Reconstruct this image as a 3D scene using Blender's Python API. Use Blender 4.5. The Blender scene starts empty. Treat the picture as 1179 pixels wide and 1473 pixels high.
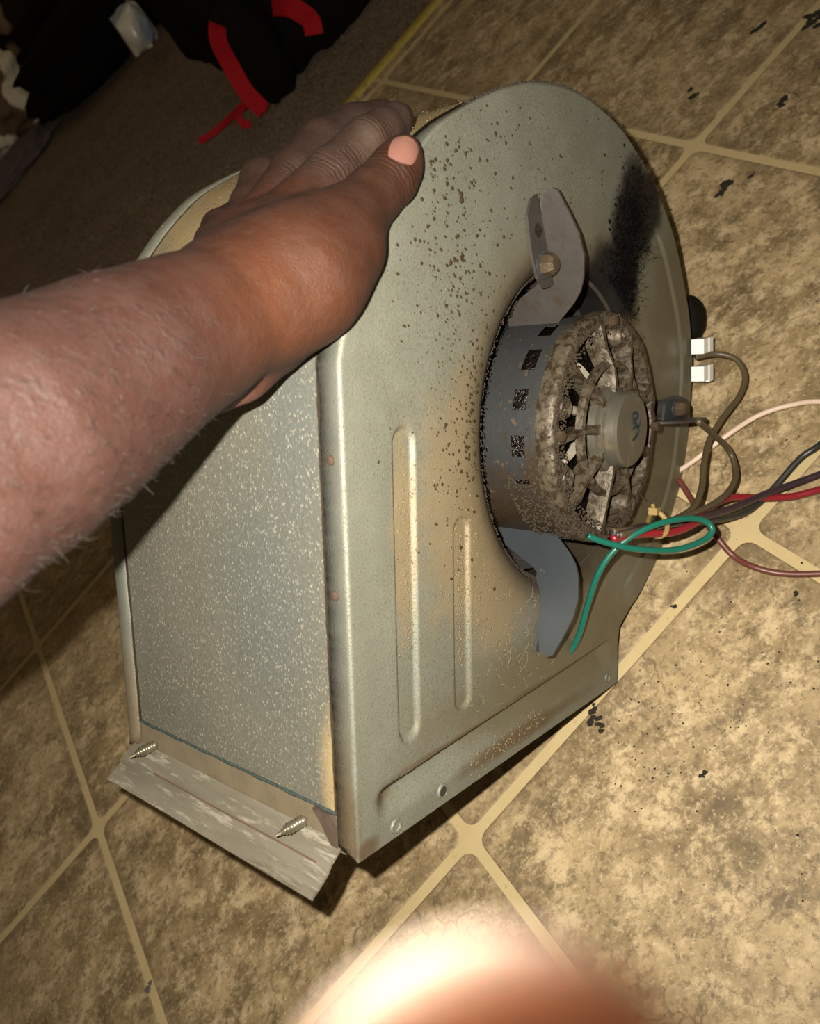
import bpy, bmesh, math, random
import numpy as np
from mathutils import Vector, Matrix, noise as mnoise
random.seed(7); rng = np.random.default_rng(7)

# ------------------------------------------------------------------ camera, world, flash, exposure
U = 0.57                                   # camera height above the floor (m)
FPX, CX, CY = 1112.6, 589.5, 736.5         # focal length and centre in pixels of the 1179x1473 frame
R = np.array([[0.65883, -0.53446, -0.52943], [-0.75194, -0.48918, -0.44190], [-0.02281, 0.68924, -0.72417]])
u_, s_, v_ = np.linalg.svd(R); R = u_ @ v_
CAM = np.array([0, 0, U])
scene = bpy.context.scene
COL = scene.collection
cam_d = bpy.data.cameras.new('camera'); cam = bpy.data.objects.new('camera', cam_d); COL.objects.link(cam)
cam_d.sensor_fit = 'HORIZONTAL'; cam_d.sensor_width = 36; cam_d.lens = 36 * FPX / 1179; cam_d.clip_start = 0.002
mw = Matrix.Identity(4)
for i in range(3):
    mw[i][0] = R[0][i]; mw[i][1] = -R[1][i]; mw[i][2] = -R[2][i]; mw[i][3] = CAM[i]
cam.matrix_world = mw
cam_d.dof.use_dof = True; cam_d.dof.focus_distance = 0.46; cam_d.dof.aperture_fstop = 14.5
scene.camera = cam
scene.view_settings.view_transform = 'Standard'; scene.view_settings.look = 'None'
scene.view_settings.gamma = 1; scene.view_settings.exposure = 0.0
world = bpy.data.worlds.new('room_ambient'); scene.world = world; world.use_nodes = True
bg = world.node_tree.nodes['Background']; bg.inputs[0].default_value = (1.0, 0.72, 0.40, 1); bg.inputs[1].default_value = 0.095


def at(x, y, d):
    """frame pixel + depth (camera-height units) -> world point in metres"""
    q = np.array([(x - CX) / FPX, (y - CY) / FPX, 1.0]) * d * U
    return R.T @ q + CAM


def fl(x, y, z=0.0):
    """frame pixel -> world point on the horizontal plane of height z"""
    w = R.T @ np.array([(x - CX) / FPX, (y - CY) / FPX, 1.0])
    return CAM + w * ((z - CAM[2]) / w[2])


flash = bpy.data.lights.new('phone_flash', 'SPOT'); flash.energy = 28; flash.color = (1.0, 0.925, 0.79)
flash.spot_size = math.radians(129.2); flash.spot_blend = 1.0; flash.shadow_soft_size = 0.0025
fo = bpy.data.objects.new('phone_flash', flash); COL.objects.link(fo)
fo.matrix_world = mw @ Matrix.Translation((-0.020, 0.017, -0.004))


# ------------------------------------------------------------------ node material helpers
class NT:
    def __init__(s, name):
        s.m = bpy.data.materials.new(name); s.m.use_nodes = True; s.t = s.m.node_tree
        s.b = s.t.nodes['Principled BSDF']; s._tc = None

    def n(s, typ, **k):
        o = s.t.nodes.new(typ)
        for a, v in k.items(): setattr(o, a, v)
        return o

    def l(s, a, b): s.t.links.new(a, b)

    def put(s, sock, v):
        if isinstance(v, bpy.types.NodeSocket): s.l(v, sock)
        elif isinstance(v, (tuple, list)) and len(v) == 3 and sock.type == 'RGBA': sock.default_value = (*v, 1)
        else: sock.default_value = v

    def obj(s):
        if not s._tc: s._tc = s.n('ShaderNodeTexCoord')
        return s._tc.outputs['Object']

    def pos(s): return s.n('ShaderNodeNewGeometry').outputs['Position']

    def noise(s, scale, detail=4, rough=.55, vec=None, dist=0):
        o = s.n('ShaderNodeTexNoise'); o.inputs['Scale'].default_value = scale; o.inputs['Detail'].default_value = detail
        o.inputs['Roughness'].default_value = rough; o.inputs['Distortion'].default_value = dist
        s.l(vec if vec is not None else s.obj(), o.inputs['Vector']); return o.outputs['Fac']

    def voro(s, scale, vec=None, out='Distance', feature='F1', rnd=1):
        o = s.n('ShaderNodeTexVoronoi', feature=feature); o.inputs['Scale'].default_value = scale; o.inputs['Randomness'].default_value = rnd
        s.l(vec if vec is not None else s.obj(), o.inputs['Vector']); return o.outputs[out]

    def ramp(s, fac, a, b, lo=0.0, hi=1.0):
        o = s.n('ShaderNodeMapRange', interpolation_type='SMOOTHSTEP'); s.l(fac, o.inputs[0])
        for i, v in zip((1, 2, 3, 4), (a, b, lo, hi)): o.inputs[i].default_value = v
        return o.outputs[0]

    def mix(s, f, a, b, mode='MIX'):
        o = s.n('ShaderNodeMix', data_type='RGBA', blend_type=mode)
        s.put(o.inputs[0], f); s.put(o.inputs[6], a); s.put(o.inputs[7], b); return o.outputs[2]

    def math(s, op, a, b=0.0, c=0.0):
        o = s.n('ShaderNodeMath', operation=op); s.put(o.inputs[0], a); s.put(o.inputs[1], b); s.put(o.inputs[2], c); return o.outputs[0]

    def xyz(s, vec=None):
        o = s.n('ShaderNodeSeparateXYZ'); s.l(vec if vec is not None else s.obj(), o.inputs[0]); return o.outputs

    def vmap(s, scale=(1, 1, 1), rot=(0, 0, 0), loc=(0, 0, 0), vec=None):
        o = s.n('ShaderNodeMapping'); s.l(vec if vec is not None else s.obj(), o.inputs[0])
        o.inputs['Scale'].default_value = scale; o.inputs['Rotation'].default_value = rot; o.inputs['Location'].default_value = loc
        return o.outputs[0]

    def blob(s, pts, wob=0.0, wscale=40):
        """mask of soft ellipses [(centre, radii)] in object space, edge broken by noise"""
        res = None
        v = s.obj()
        for c, r in pts:
            m = s.n('ShaderNodeVectorMath', operation='SUBTRACT'); s.l(v, m.inputs[0]); m.inputs[1].default_value = c
            d = s.n('ShaderNodeVectorMath', operation='DIVIDE'); s.l(m.outputs[0], d.inputs[0]); d.inputs[1].default_value = r
            ln = s.n('ShaderNodeVectorMath', operation='LENGTH'); s.l(d.outputs[0], ln.inputs[0])
            res = ln.outputs['Value'] if res is None else s.math('MINIMUM', res, ln.outputs['Value'])
        if wob: res = s.math('ADD', res, s.math('MULTIPLY', s.math('SUBTRACT', s.noise(wscale, 5), .5), wob))
        return res

    def bump(s, h, dist=.001, strength=1.0, prev=None):
        o = s.n('ShaderNodeBump'); o.inputs['Strength'].default_value = strength; o.inputs['Distance'].default_value = dist
        s.l(h, o.inputs['Height'])
        if prev is not None: s.l(prev, o.inputs['Normal'])
        return o.outputs[0]

    def done(s, base, rough=.5, metal=0.0, normal=None, spec=None):
        s.put(s.b.inputs['Base Color'], base); s.put(s.b.inputs['Roughness'], rough); s.put(s.b.inputs['Metallic'], metal)
        if normal is not None: s.l(normal, s.b.inputs['Normal'])
        if spec is not None: s.b.inputs['Specular IOR Level'].default_value = spec
        return s.m


def simple(name, col, rough=.5, metal=0.0, var=.25, scale=60, bump=0.0, dirt=None, dirt_amt=(.55, .75), spec=None):
    t = NT(name); n = t.noise(scale, 5)
    c = t.mix(n, tuple(x * (1 - var) for x in col), tuple(min(1, x * (1 + var)) for x in col))
    if dirt: c = t.mix(t.ramp(t.noise(scale * 1.7, 6, .65), *dirt_amt), c, dirt)
    return t.done(c, rough, metal, t.bump(n, bump) if bump else None, spec)


# ------------------------------------------------------------------ mesh helpers
def link(name, me, mat=None, parent=None, smooth=True, label=None, cat=None, group=None, kind=None):
    if mat is not None and not me.materials: me.materials.append(mat)
    if smooth: me.polygons.foreach_set('use_smooth', [True] * len(me.polygons))
    o = bpy.data.objects.new(name, me); COL.objects.link(o)
    if parent is not None: o.parent = parent
    for k, v in (('label', label), ('category', cat), ('group', group), ('kind', kind)):
        if v: o[k] = v
    return o


def mesh(name, V, F, sharp=None):
    me = bpy.data.meshes.new(name); me.from_pydata([tuple(map(float, v)) for v in V], [], [tuple(map(int, f)) for f in F]); me.update()
    if sharp is not None: me.set_sharp_from_angle(angle=math.radians(sharp))
    return me


class MB:
    """collects shapes that make ONE part"""
    def __init__(s): s.V = []; s.F = []

    def add(s, V, F):
        o = len(s.V); s.V += [tuple(v) for v in V]; s.F += [tuple(i + o for i in f) for f in F]; return s

    def box(s, c, h, ax=None):
        ax = np.eye(3) if ax is None else np.array(ax)
        V = [np.array(c) + ax[0] * x * h[0] + ax[1] * y * h[1] + ax[2] * z * h[2] for x in (-1, 1) for y in (-1, 1) for z in (-1, 1)]
        return s.add(V, [(0, 1, 3, 2), (4, 6, 7, 5), (0, 4, 5, 1), (2, 3, 7, 6), (0, 2, 6, 4), (1, 5, 7, 3)])

    def tube(s, P, r, n=10, cap=True):
        P = [np.array(p, float) for p in P]; k = len(P)
        rr = r if hasattr(r, '__len__') else [r] * k
        T = [P[min(i + 1, k - 1)] - P[max(i - 1, 0)] for i in range(k)]; T = [t / (np.linalg.norm(t) + 1e-12) for t in T]
        a = np.array([0, 0, 1.]) if abs(T[0][2]) < .9 else np.array([1., 0, 0])
        N = np.cross(T[0], a); N /= np.linalg.norm(N); V = []; F = []
        for i in range(k):
            N = N - T[i] * (N @ T[i]); N /= np.linalg.norm(N) + 1e-12; B = np.cross(T[i], N)
            for j in range(n):
                t = 2 * math.pi * j / n; V.append(P[i] + rr[i] * (N * math.cos(t) + B * math.sin(t)))
        for i in range(k - 1):
            for j in range(n): F.append((i * n + j, i * n + (j + 1) % n, (i + 1) * n + (j + 1) % n, (i + 1) * n + j))
        if cap: F += [tuple(range(n - 1, -1, -1)), tuple((k - 1) * n + j for j in range(n))]
        return s.add(V, F)

    def lathe(s, prof, o, ax, n=64, closed=False, t0=0, t1=2 * math.pi):
        """prof: (distance along axis, radius)"""
        ax = np.array(ax, float); ax /= np.linalg.norm(ax)
        a = np.array([0, 0, 1.]) if abs(ax[2]) < .9 else np.array([1., 0, 0])
        X = np.cross(a, ax); X /= np.linalg.norm(X); Y = np.cross(ax, X); V = []; F = []; k = len(prof)
        for j in range(n):
            t = 2 * math.pi * j / n
            for h, r in prof: V.append(np.array(o) + ax * h + r * (X * math.cos(t) + Y * math.sin(t)))
        for j in range(n):
            q = (j + 1) % n
            for i in range(k if closed else k - 1):
                p = (i + 1) % k; F.append((j * k + i, j * k + p, q * k + p, q * k + i))
        return s.add(V, F)

    def prism(s, P, t0, t1, fn):
        """2D polygon P extruded from t0 to t1, fn(u,v,t)->3D"""
        n = len(P); V = [fn(u, v, t0) for u, v in P] + [fn(u, v, t1) for u, v in P]
        F = [tuple(range(n - 1, -1, -1)), tuple(range(n, 2 * n))] + [(i, (i + 1) % n, (i + 1) % n + n, i + n) for i in range(n)]
        return s.add(V, F)

    def chip(s, c, r, nrm, flat=.5):
        """a small irregular crumb lying on a surface"""
        nrm = np.array(nrm) / np.linalg.norm(nrm); a = np.array([.3, .5, .81]); X = np.cross(nrm, a); X /= np.linalg.norm(X); Y = np.cross(nrm, X)
        k = 6; ph = random.random() * 6; e = random.uniform(.55, 1)
        V = []
        for h, q in ((0, 1), (.55, .8)):
            for j in range(k):
                t = 2 * math.pi * j / k + ph; rad = r * q * random.uniform(.65, 1.25)
                V.append(np.array(c) + X * rad * math.cos(t) + Y * rad * e * math.sin(t) + nrm * r * flat * h * random.uniform(.7, 1.3))
        V.append(np.array(c) + nrm * r * flat)
        F = [(j, (j + 1) % k, (j + 1) % k + k, j + k) for j in range(k)] + [(j + k, (j + 1) % k + k, 2 * k) for j in range(k)]
        return s.add(V, F)

    def build(s, name, mat, parent=None, sharp=35, **k):
        me = mesh(name, s.V, s.F); bm = bmesh.new(); bm.from_mesh(me); bmesh.ops.recalc_face_normals(bm, faces=bm.faces); bm.to_mesh(me); bm.free()
        me.polygons.foreach_set('use_smooth', [True] * len(me.polygons))
        if sharp: me.set_sharp_from_angle(angle=math.radians(sharp))
        return link(name, me, mat, parent, smooth=True, **k)


def crom(P, n=8, closed=False):
    P = [np.array(p, float) for p in P]; out = []; k = len(P)
    for i in range(k if closed else k - 1):
        g = lambda j: P[j % k] if closed else P[max(0, min(k - 1, j))]
        p0, p1, p2, p3 = g(i - 1), g(i), g(i + 1), g(i + 2)
        for q in range(n):
            t = q / n
            out.append(.5 * ((2 * p1) + (-p0 + p2) * t + (2 * p0 - 5 * p1 + 4 * p2 - p3) * t * t + (-p0 + 3 * p1 - 3 * p2 + p3) * t ** 3))
    if not closed: out.append(P[-1])
    return out


def empty(name, loc, label, cat, group=None):
    o = bpy.data.objects.new(name, None); COL.objects.link(o); o.location = loc; o['label'] = label; o['category'] = cat
    if group: o['group'] = group
    return o


# ------------------------------------------------------------------ the setting: tiled floor, carpet, threshold strip
S = 0.55807 * U; OX, OY = -0.86249 * U, 0.46352 * U


def mat_tile():
    t = NT('stone_print_tile'); P = t.pos()
    v2 = t.vmap(rot=(0, 0, .5), scale=(1, 1.35, 1), vec=P)
    a = t.noise(9, 10, .68, v2, .15); b = t.noise(34, 10, .74, v2, .1); c = t.noise(150, 6, .7, P); d = t.noise(3.2, 3, .5, P)
    col = t.mix(t.ramp(a, .36, .64), (.18, .128, .062), (.43, .32, .175))
    col = t.mix(t.math('MULTIPLY', t.ramp(b, .46, .62), .85), col, (.58, .45, .27))
    col = t.mix(t.math('MULTIPLY', t.ramp(t.noise(13, 11, .8, t.vmap(loc=(3, 1, 0), vec=v2), .2), .49, .62), .8), col, (.105, .075, .038))
    col = t.mix(t.ramp(d, .45, .68, 0, .45), col, (.31, .225, .115))
    col = t.mix(t.math('MULTIPLY', t.ramp(c, .50, .64), .6), col, (.10, .072, .04))
    col = t.mix(t.math('MULTIPLY', t.ramp(t.noise(260, 5, .7, P), .54, .66), .5), col, (.66, .52, .33))
    col = t.mix(t.ramp(t.noise(420, 3, .6, P), .64, .72, 0, .75), col, (.06, .042, .025))
    ox, oy, oz = t.xyz(); em = t.math('MAXIMUM', t.math('ABSOLUTE', ox), t.math('ABSOLUTE', oy))       # printed dark border of each square
    em = t.math('ADD', em, t.math('MULTIPLY', t.math('SUBTRACT', t.noise(24, 6, .7, P), .5), .09))
    col = t.mix(t.ramp(em, .40 * S, .52 * S, 0, .5), col, (.15, .106, .055))
    ck = t.voro(6.5, t.n('ShaderNodeVectorMath', operation='ADD').outputs[0], feature='DISTANCE_TO_EDGE')
    cv = ck.node.inputs['Vector'].links[0].from_node; t.l(P, cv.inputs[0]); nz = t.n('ShaderNodeTexNoise'); nz.inputs['Scale'].default_value = 14; nz.inputs['Detail'].default_value = 6; t.l(P, nz.inputs['Vector'])
    sc = t.n('ShaderNodeVectorMath', operation='SCALE'); t.l(nz.outputs['Color'], sc.inputs[0]); sc.inputs['Scale'].default_value = .16; t.l(sc.outputs[0], cv.inputs[1])
    col = t.mix(t.math('MULTIPLY', t.ramp(ck, .002, .010, 1, 0), t.ramp(d, .47, .56, 0, .6)), col, (.09, .064, .036))
    return t.done(col, t.ramp(b, .3, .7, .5, .66), 0, t.bump(t.math('ADD', b, t.math('MULTIPLY', c, .4)), .0012, .5), .3)


def mat_grout():
    t = NT('cream_grout_print'); P = t.pos()
    col = t.mix(t.noise(30, 6, .65, P), (.42, .325, .16), (.55, .44, .245))
    col = t.mix(t.ramp(t.noise(90, 6, .7, P), .58, .76, 0, .6), col, (.22, .15, .06))
    return t.done(col, .55, 0, None, .3)


M_tile, M_grout = mat_tile(), mat_grout()
YS = OY + 3.09 * S                                    # carpet edge
fx0, fx1, fy0 = OX - 6 * S, OX + 8 * S, OY - 4 * S
mb = MB(); mb.box(((fx0 + fx1) / 2, (fy0 + YS) / 2, -.011), ((fx1 - fx0) / 2, (YS - fy0) / 2, .010))
floor = mb.build('floor', M_grout, kind='structure', label='vinyl floor with brown stone pattern squares and cream joints')


def tile_mesh(name, w, d, g=.0044, rc=.0095):
    mb_ = MB(); hx, hy = w / 2 - g, d / 2 - g; rc = min(rc, hx, hy)

    def ring(ins, z):
        out = []
        for qx, qy, t0 in ((1, 1, 0), (-1, 1, 90), (-1, -1, 180), (1, -1, 270)):
            for k in range(5):
                t = math.radians(t0 + k * 22.5)
                out.append((qx * (hx - rc) + (rc - ins) * math.cos(t), qy * (hy - rc) + (rc - ins) * math.sin(t), z))
        return out
    A, B = ring(0, -.0008), ring(.0014, .0)
    n = len(A); mb_.add(A + B, [(i, (i + 1) % n, (i + 1) % n + n, i + n) for i in range(n)] + [tuple(range(n, 2 * n))])
    me = mesh(name, mb_.V, mb_.F); me.materials.append(M_tile); return me


tm = tile_mesh('tile', S, S); tm_cut = tile_mesh('tile_cut', S, .09 * S, .004, .004)
for i in range(-6, 8):
    for j in range(-4, 4):
        o = link('tile', tm if j < 3 else tm_cut, None, floor, smooth=False)
        o.location = (OX + (i + .5) * S, OY + ((j + .5) if j < 3 else 3.045) * S, 0)

t = NT('brown_carpet'); P = t.pos()
cc = t.mix(t.noise(9, 5, .6, P), (.25, .185, .125), (.44, .34, .24)); cc = t.mix(t.ramp(t.noise(170, 4, .7, P), .4, .7), t.mix(.55, cc, (.05, .03, .018)), cc)
M_carpet = t.done(cc, .95, 0, t.bump(t.noise(220, 4, .7, P), .006, 1), .1)
nx, ny = 190, 150
X0, X1, Y1 = OX - 2.2, OX + 3.2, YS + 5.2
V = []; F = []
for j in range(ny):
    v = j / (ny - 1); y = YS + .012 + (Y1 - YS) * v ** 1.6
    for i in range(nx):
        x = X0 + (X1 - X0) * i / (nx - 1)
        V.append((x, y, .004 + .004 * mnoise.noise(Vector((x * 30, y * 30, 0))) + .003 * mnoise.noise(Vector((x * 9, y * 9, 3)))))
for j in range(ny - 1):
    for i in range(nx - 1): a = j * nx + i; F.append((a, a + 1, a + nx + 1, a + nx))
carpet = link('floor_carpet', mesh('floor_carpet', V, F), M_carpet, kind='structure', label='brown short pile carpet beyond the vinyl floor')
# pile tufts near the edge strip (uncountable)
mb = MB()
for _ in range(5200):
    x = random.uniform(OX + 1.0 * S, OX + 5.2 * S); y = YS + .014 + random.random() ** 1.5 * 1.0; h = random.uniform(.004, .009)
    a = random.random() * 6.3; w = random.uniform(.0015, .003); dx, dy = math.cos(a) * w, math.sin(a) * w
    ex, ey = random.gauss(0, .003), random.gauss(0, .003)
    mb.add([(x - dx, y - dy, .003), (x + dx, y + dy, .003), (x + dy, y - dx, .003), (x + ex, y + ey, .004 + h)], [(0, 1, 3), (1, 2, 3), (2, 0, 3)])
mb.build('carpet_pile', M_carpet, carpet, sharp=None, kind='stuff')
M_strip = simple('yellowed_strip', (.38, .29, .06), .42, .2, .25, 40, dirt=(.12, .08, .02), spec=.5)
mb = MB()
for k, (y0, z0) in enumerate(((0, 0),)):
    prof = [(-.004, 0), (-.003, .003), (.002, .0055), (.010, .0065), (.017, .005), (.021, .001)]
    n = len(prof); xs = (fx0, fx1)
    mb.add([(x, YS + a, b) for x in xs for a, b in prof], [(i, i + 1, i + 1 + n, i + n) for i in range(n - 1)] + [tuple(range(n)), tuple(range(2 * n - 1, n - 1, -1)), (0, n, 2 * n - 1, n - 1)])
mb.build('trim_1', M_strip, kind='structure', sharp=60, label='yellowed threshold strip between vinyl floor and carpet')

# ------------------------------------------------------------------ the blower
W = 0.35934 * U
MBL = np.array([[0.51356, -0.45234, 0.72914], [0.24583, 0.89170, 0.38004], [-0.82209, -0.01593, 0.56914]])
u_, s_, v_ = np.linalg.svd(MBL); MBL = u_ @ v_
TBL = np.array([-0.26529, 0.32632, 0.42219]) * U
blower = empty('furnace_blower', (0, 0, 0), 'galvanised furnace blower with scroll housing and dusty motor under the hand', 'blower')
bm4 = Matrix.Identity(4)
for i in range(3):
    for j in range(3): bm4[i][j] = MBL[i][j]
    bm4[i][3] = TBL[i]
blower.matrix_world = bm4
CAMB = MBL.T @ (CAM - TBL) / W


def bl(c, a, b): return np.array([c, a, b]) * W           # blower units -> local metres


def bray(x, y): return MBL.T @ (R.T @ np.array([(x - CX) / FPX, (y - CY) / FPX, 1.0]))


def bat(x, y, a=None, d=None):
    """pixel -> blower-local metres, on the plane a=const (blower units) or at depth d"""
    r = bray(x, y)
    k = (a - CAMB[1]) / r[1] if d is None else d * U / W
    return (CAMB + r * k) * W


OUT = [(0, .0), (0, .6), (0, 1.0), (.0, 1.15), (.024, 1.231), (.1, 1.40), (.2, 1.54), (.3, 1.645), (.39, 1.716), (.552, 1.805), (.697, 1.868), (.821, 1.905), (.976, 1.928),
       (1.15, 1.924), (1.348, 1.883), (1.578, 1.777), (1.746, 1.636), (1.895, 1.424), (1.968, 1.268), (1.995, 1.104), (1.965, .83), (1.895, .633), (1.74, .435), (1.582, .320), (1.383, .203)]
crv = crom(OUT[3:], 10)
OUTP = [np.array(p, float) for p in OUT[:3]] + crv            # dense outline front-bottom -> over the top -> cut-off
PLATE = OUTP + [np.array((1.372, .14)), np.array((1.376, .0))]  # closed along b=0
C0 = np.array([1.048, .949])


def ray_out(poly, th):
    d = np.array([math.cos(th), math.sin(th)]); best = 0
    n = len(poly)
    for i in range(n):
        p, q = poly[i] - C0, poly[(i + 1) % n] - C0; e = q - p; den = d[0] * e[1] - d[1] * e[0]
        if abs(den) < 1e-12: continue
        tt = (p[0] * e[1] - p[1] * e[0]) / den; uu = (p[0] * d[1] - p[1] * d[0]) / den
        if tt > 0 and -1e-9 <= uu <= 1 + 1e-9: best = max(best, tt)
    return best


def sst(x, a, b):
    x = np.clip((x - a) / (b - a), 0, 1); return x * x * (3 - 2 * x)


def caps(c, b, p, q):
    p, q = np.array(p), np.array(q); e = q - p; L2 = e @ e
    t = np.clip(((c - p[0]) * e[0] + (b - p[1]) * e[1]) / L2, 0, 1)
    return np.hypot(c - p[0] - t * e[0], b - p[1] - t * e[1])


def relief(c, b):
    """pressed ribs of the side plate (positive = into the housing)"""
    z = .012 * (1 - sst(caps(c, b, (.2, .268), (.2, .966)), .030, .043))
    z = z + .011 * (1 - sst(caps(c, b, (.424, .264), (.424, .724)), .026, .038))
    up = .149 + (c - .3) * .035                     # upper lip of the long pressing along the outlet
    x0 = sst(c, .065, .125) * (1 - sst(c, 1.24, 1.33))
    band = (1 - sst(b, up - .010, up + .004)) * sst(b, .05, up - .02) * x0
    return z + .028 * band


def plate_mesh(NA, NR, ribs=True, mirror=False):
    cor = [math.atan2(p[1] - C0[1], p[0] - C0[0]) for p in ((0., 0.), (1.376, 0.), (1.383, .203), (1.372, .14))]
    th = sorted(list(np.linspace(-math.pi, math.pi, NA, endpoint=False)) + cor)
    ro = np.array([ray_out(PLATE, t) for t in th]); ct, st_ = np.cos(th), np.sin(th); n = len(th)
    rows = []
    for r, a in ((.478, .16), (.480, .10), (.484, .066), (.494, .040), (.512, .020), (.540, .007), (.575, .0015)):
        rows.append((np.full(n, r), np.full(n, a), False))
    bev = .010
    for k in range(NR + 1): rows.append((.61 + (ro - bev - .61) * (k / NR), np.zeros(n), True))
    flat_edge = (C0[1] + ro * st_) < .004            # along the open outlet no flange
    for k in range(1, 6):
        q = k / 5 * math.pi / 2
        rows.append((ro - bev + bev * math.sin(q), np.where(flat_edge, .006, 1) * bev * (1 - math.cos(q)), False))
    rows.append((ro.copy(), np.where(flat_edge, .0062, bev + .005), False))
    wob = np.array([.0045 * mnoise.noise(Vector((q * 14, 0, 0))) + .002 * mnoise.noise(Vector((q * 60, 5, 0))) for q in th])
    rows.append((ro.copy(), np.where(flat_edge, .0065, .066 + wob), False)); rows.append((ro - .006, np.where(flat_edge, .0068, .066 + wob), False))
    V = []
    for r, a, rel in rows:
        c = C0[0] + r * ct; b = C0[1] + r * st_; aa = a.copy()
        if rel and ribs:
            aa = aa + relief(c, b); tq = np.array(th)      # stepped border along the back of the scroll
            aa = aa - .009 * (1 - sst(ro - r, .105, .125)) * sst(tq, -1.05, -.95) * (1 - sst(tq, .75, 1.0))
        aa = aa + (.0025 * np.sin(c * 5) * np.sin(b * 4.3) if rel else 0)
        if mirror: aa = 1 - aa
        V += list(np.stack([c, aa, b], 1) * W)
    m = len(rows); F = []
    for i in range(m - 1):
        for j in range(n):
            q = (j + 1) % n; f = (i * n + j, i * n + q, (i + 1) * n + q, (i + 1) * n + j); F.append(f if not mirror else f[::-1])
    return mesh('side_plate', V, F)


# --- sheet-metal materials (object space = blower space)
def patch_pts(*a): return [(tuple(np.array(c) * W), tuple(np.array(r) * W)) for c, r in a]


def mat_plate():
    t = NT('dusty_galvanised_plate')
    base = t.mix(t.noise(22, 5, .6), (.135, .138, .110), (.198, .202, .164))
    fine = t.noise(900, 3, .7)
    base = t.mix(t.ramp(fine, .48, .68, 0, .6), base, (.10, .092, .06)); base = t.mix(t.ramp(t.noise(1300, 2, .6), .6, .72, 0, .5), base, (.32, .30, .235))
    # tan dust gathered below and left of the inlet, in the ribs
    dust = t.blob(patch_pts(((.46, 0, .80), (.22, 2, .36)), ((.60, 0, .55), (.20, 2, .2)), ((.2, 0, .75), (.05, 2, .26))), 1.1, 60)
    base = t.mix(t.math('MULTIPLY', t.ramp(dust, .55, 1.25, 1, 0), .72), base, (.25, .19, .105))
    olive = t.blob(patch_pts(((1.05, 0, .22), (.75, 2, .16)), ((1.7, 0, .7), (.3, 2, .5)), ((.9, 0, .13), (.5, 2, .06)), ((1.75, 0, 1.25), (.2, 2, .5))), .9, 30)
    base = t.mix(t.math('MULTIPLY', t.ramp(olive, .5, 1.35, 1, 0), .75), base, (.115, .095, .052))  # low olive dirt; light falloff towards the back painted in as darker olive
    # fine specks
    sp = t.ramp(t.noise(330, 4, .6), .655, .70); near = t.ramp(t.blob(patch_pts(((.62, 0, 1.0), (.45, 2, .55)), ((.55, 0, 1.5), (.4, 2, .3))), .5, 20), .5, 1.25, 1, 0)
    base = t.mix(t.math('MULTIPLY', sp, near), base, (.05, .03, .012))
    # rim of the inlet: brown dust, then the flare's shading painted in
    x, y, z = t.xyz()
    rr = t.math('SQRT', t.math('ADD', t.math('POWER', t.math('SUBTRACT', x, C0[0] * W), 2), t.math('POWER', t.math('SUBTRACT', z, C0[1] * W), 2)))
    rr = t.math('ADD', rr, t.math('MULTIPLY', t.math('SUBTRACT', t.noise(60, 5), .5), .05 * W))
    base = t.mix(t.ramp(rr, .50 * W, .74 * W, .62, 0), base, (.13, .095, .05))
    base = t.mix(t.ramp(rr, .485 * W, .60 * W, .92, 0), base, (.045, .032, .019))
    # black lint smear right of the upper arm
    blk = t.blob(patch_pts(((1.36, 0, 1.47), (.12, 2, .24)), ((1.45, 0, 1.66), (.13, 2, .17)), ((1.25, 0, 1.42), (.13, 2, .13)), ((1.55, 0, 1.7), (.09, 2, .12))), .9, 34)
    base = t.mix(t.ramp(blk, .72, 1.3, .98, 0), base, (.008, .007, .007))
    # rust at the low front corner
    rust = t.blob(patch_pts(((-.02, .04, .06), (.05, .06, .16)), ((.5, 0, .157), (.42, 2, .012)), ((.95, 0, .172), (.4, 2, .013)), ((.10, 0, .125), (.05, 2, .03)), ((.03, 0, .02), (.05, 2, .03)), ((.75, 0, .05), (.4, 2, .03))), .9, 45)
    base = t.mix(t.ramp(rust, .4, 1.2, .8, 0), base, (.095, .062, .032))
    # folded-over edge: greyer bare zinc, tan towards the outlet
    fz = t.mix(t.ramp(z, .05 * W, .5 * W, 1, 0), t.mix(t.noise(60, 5), (.10, .105, .092), (.165, .165, .14)), t.mix(t.noise(90, 5, .7), (.12, .088, .05), (.21, .165, .10)))
    base = t.mix(t.math('MULTIPLY', t.ramp(y, .009 * W, .014 * W, 0, .85), t.ramp(x, .012 * W, .02 * W, 1, 0)), base, fz)
    nrm = t.bump(t.math('ADD', fine, t.math('MULTIPLY', sp, 1.5)), .0006, .55)
    nrm = t.bump(t.noise(9, 3), .004, .25, nrm)
    return t.done(base, t.ramp(t.noise(50, 5), .35, .7, .44, .62), .32, nrm)


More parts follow.
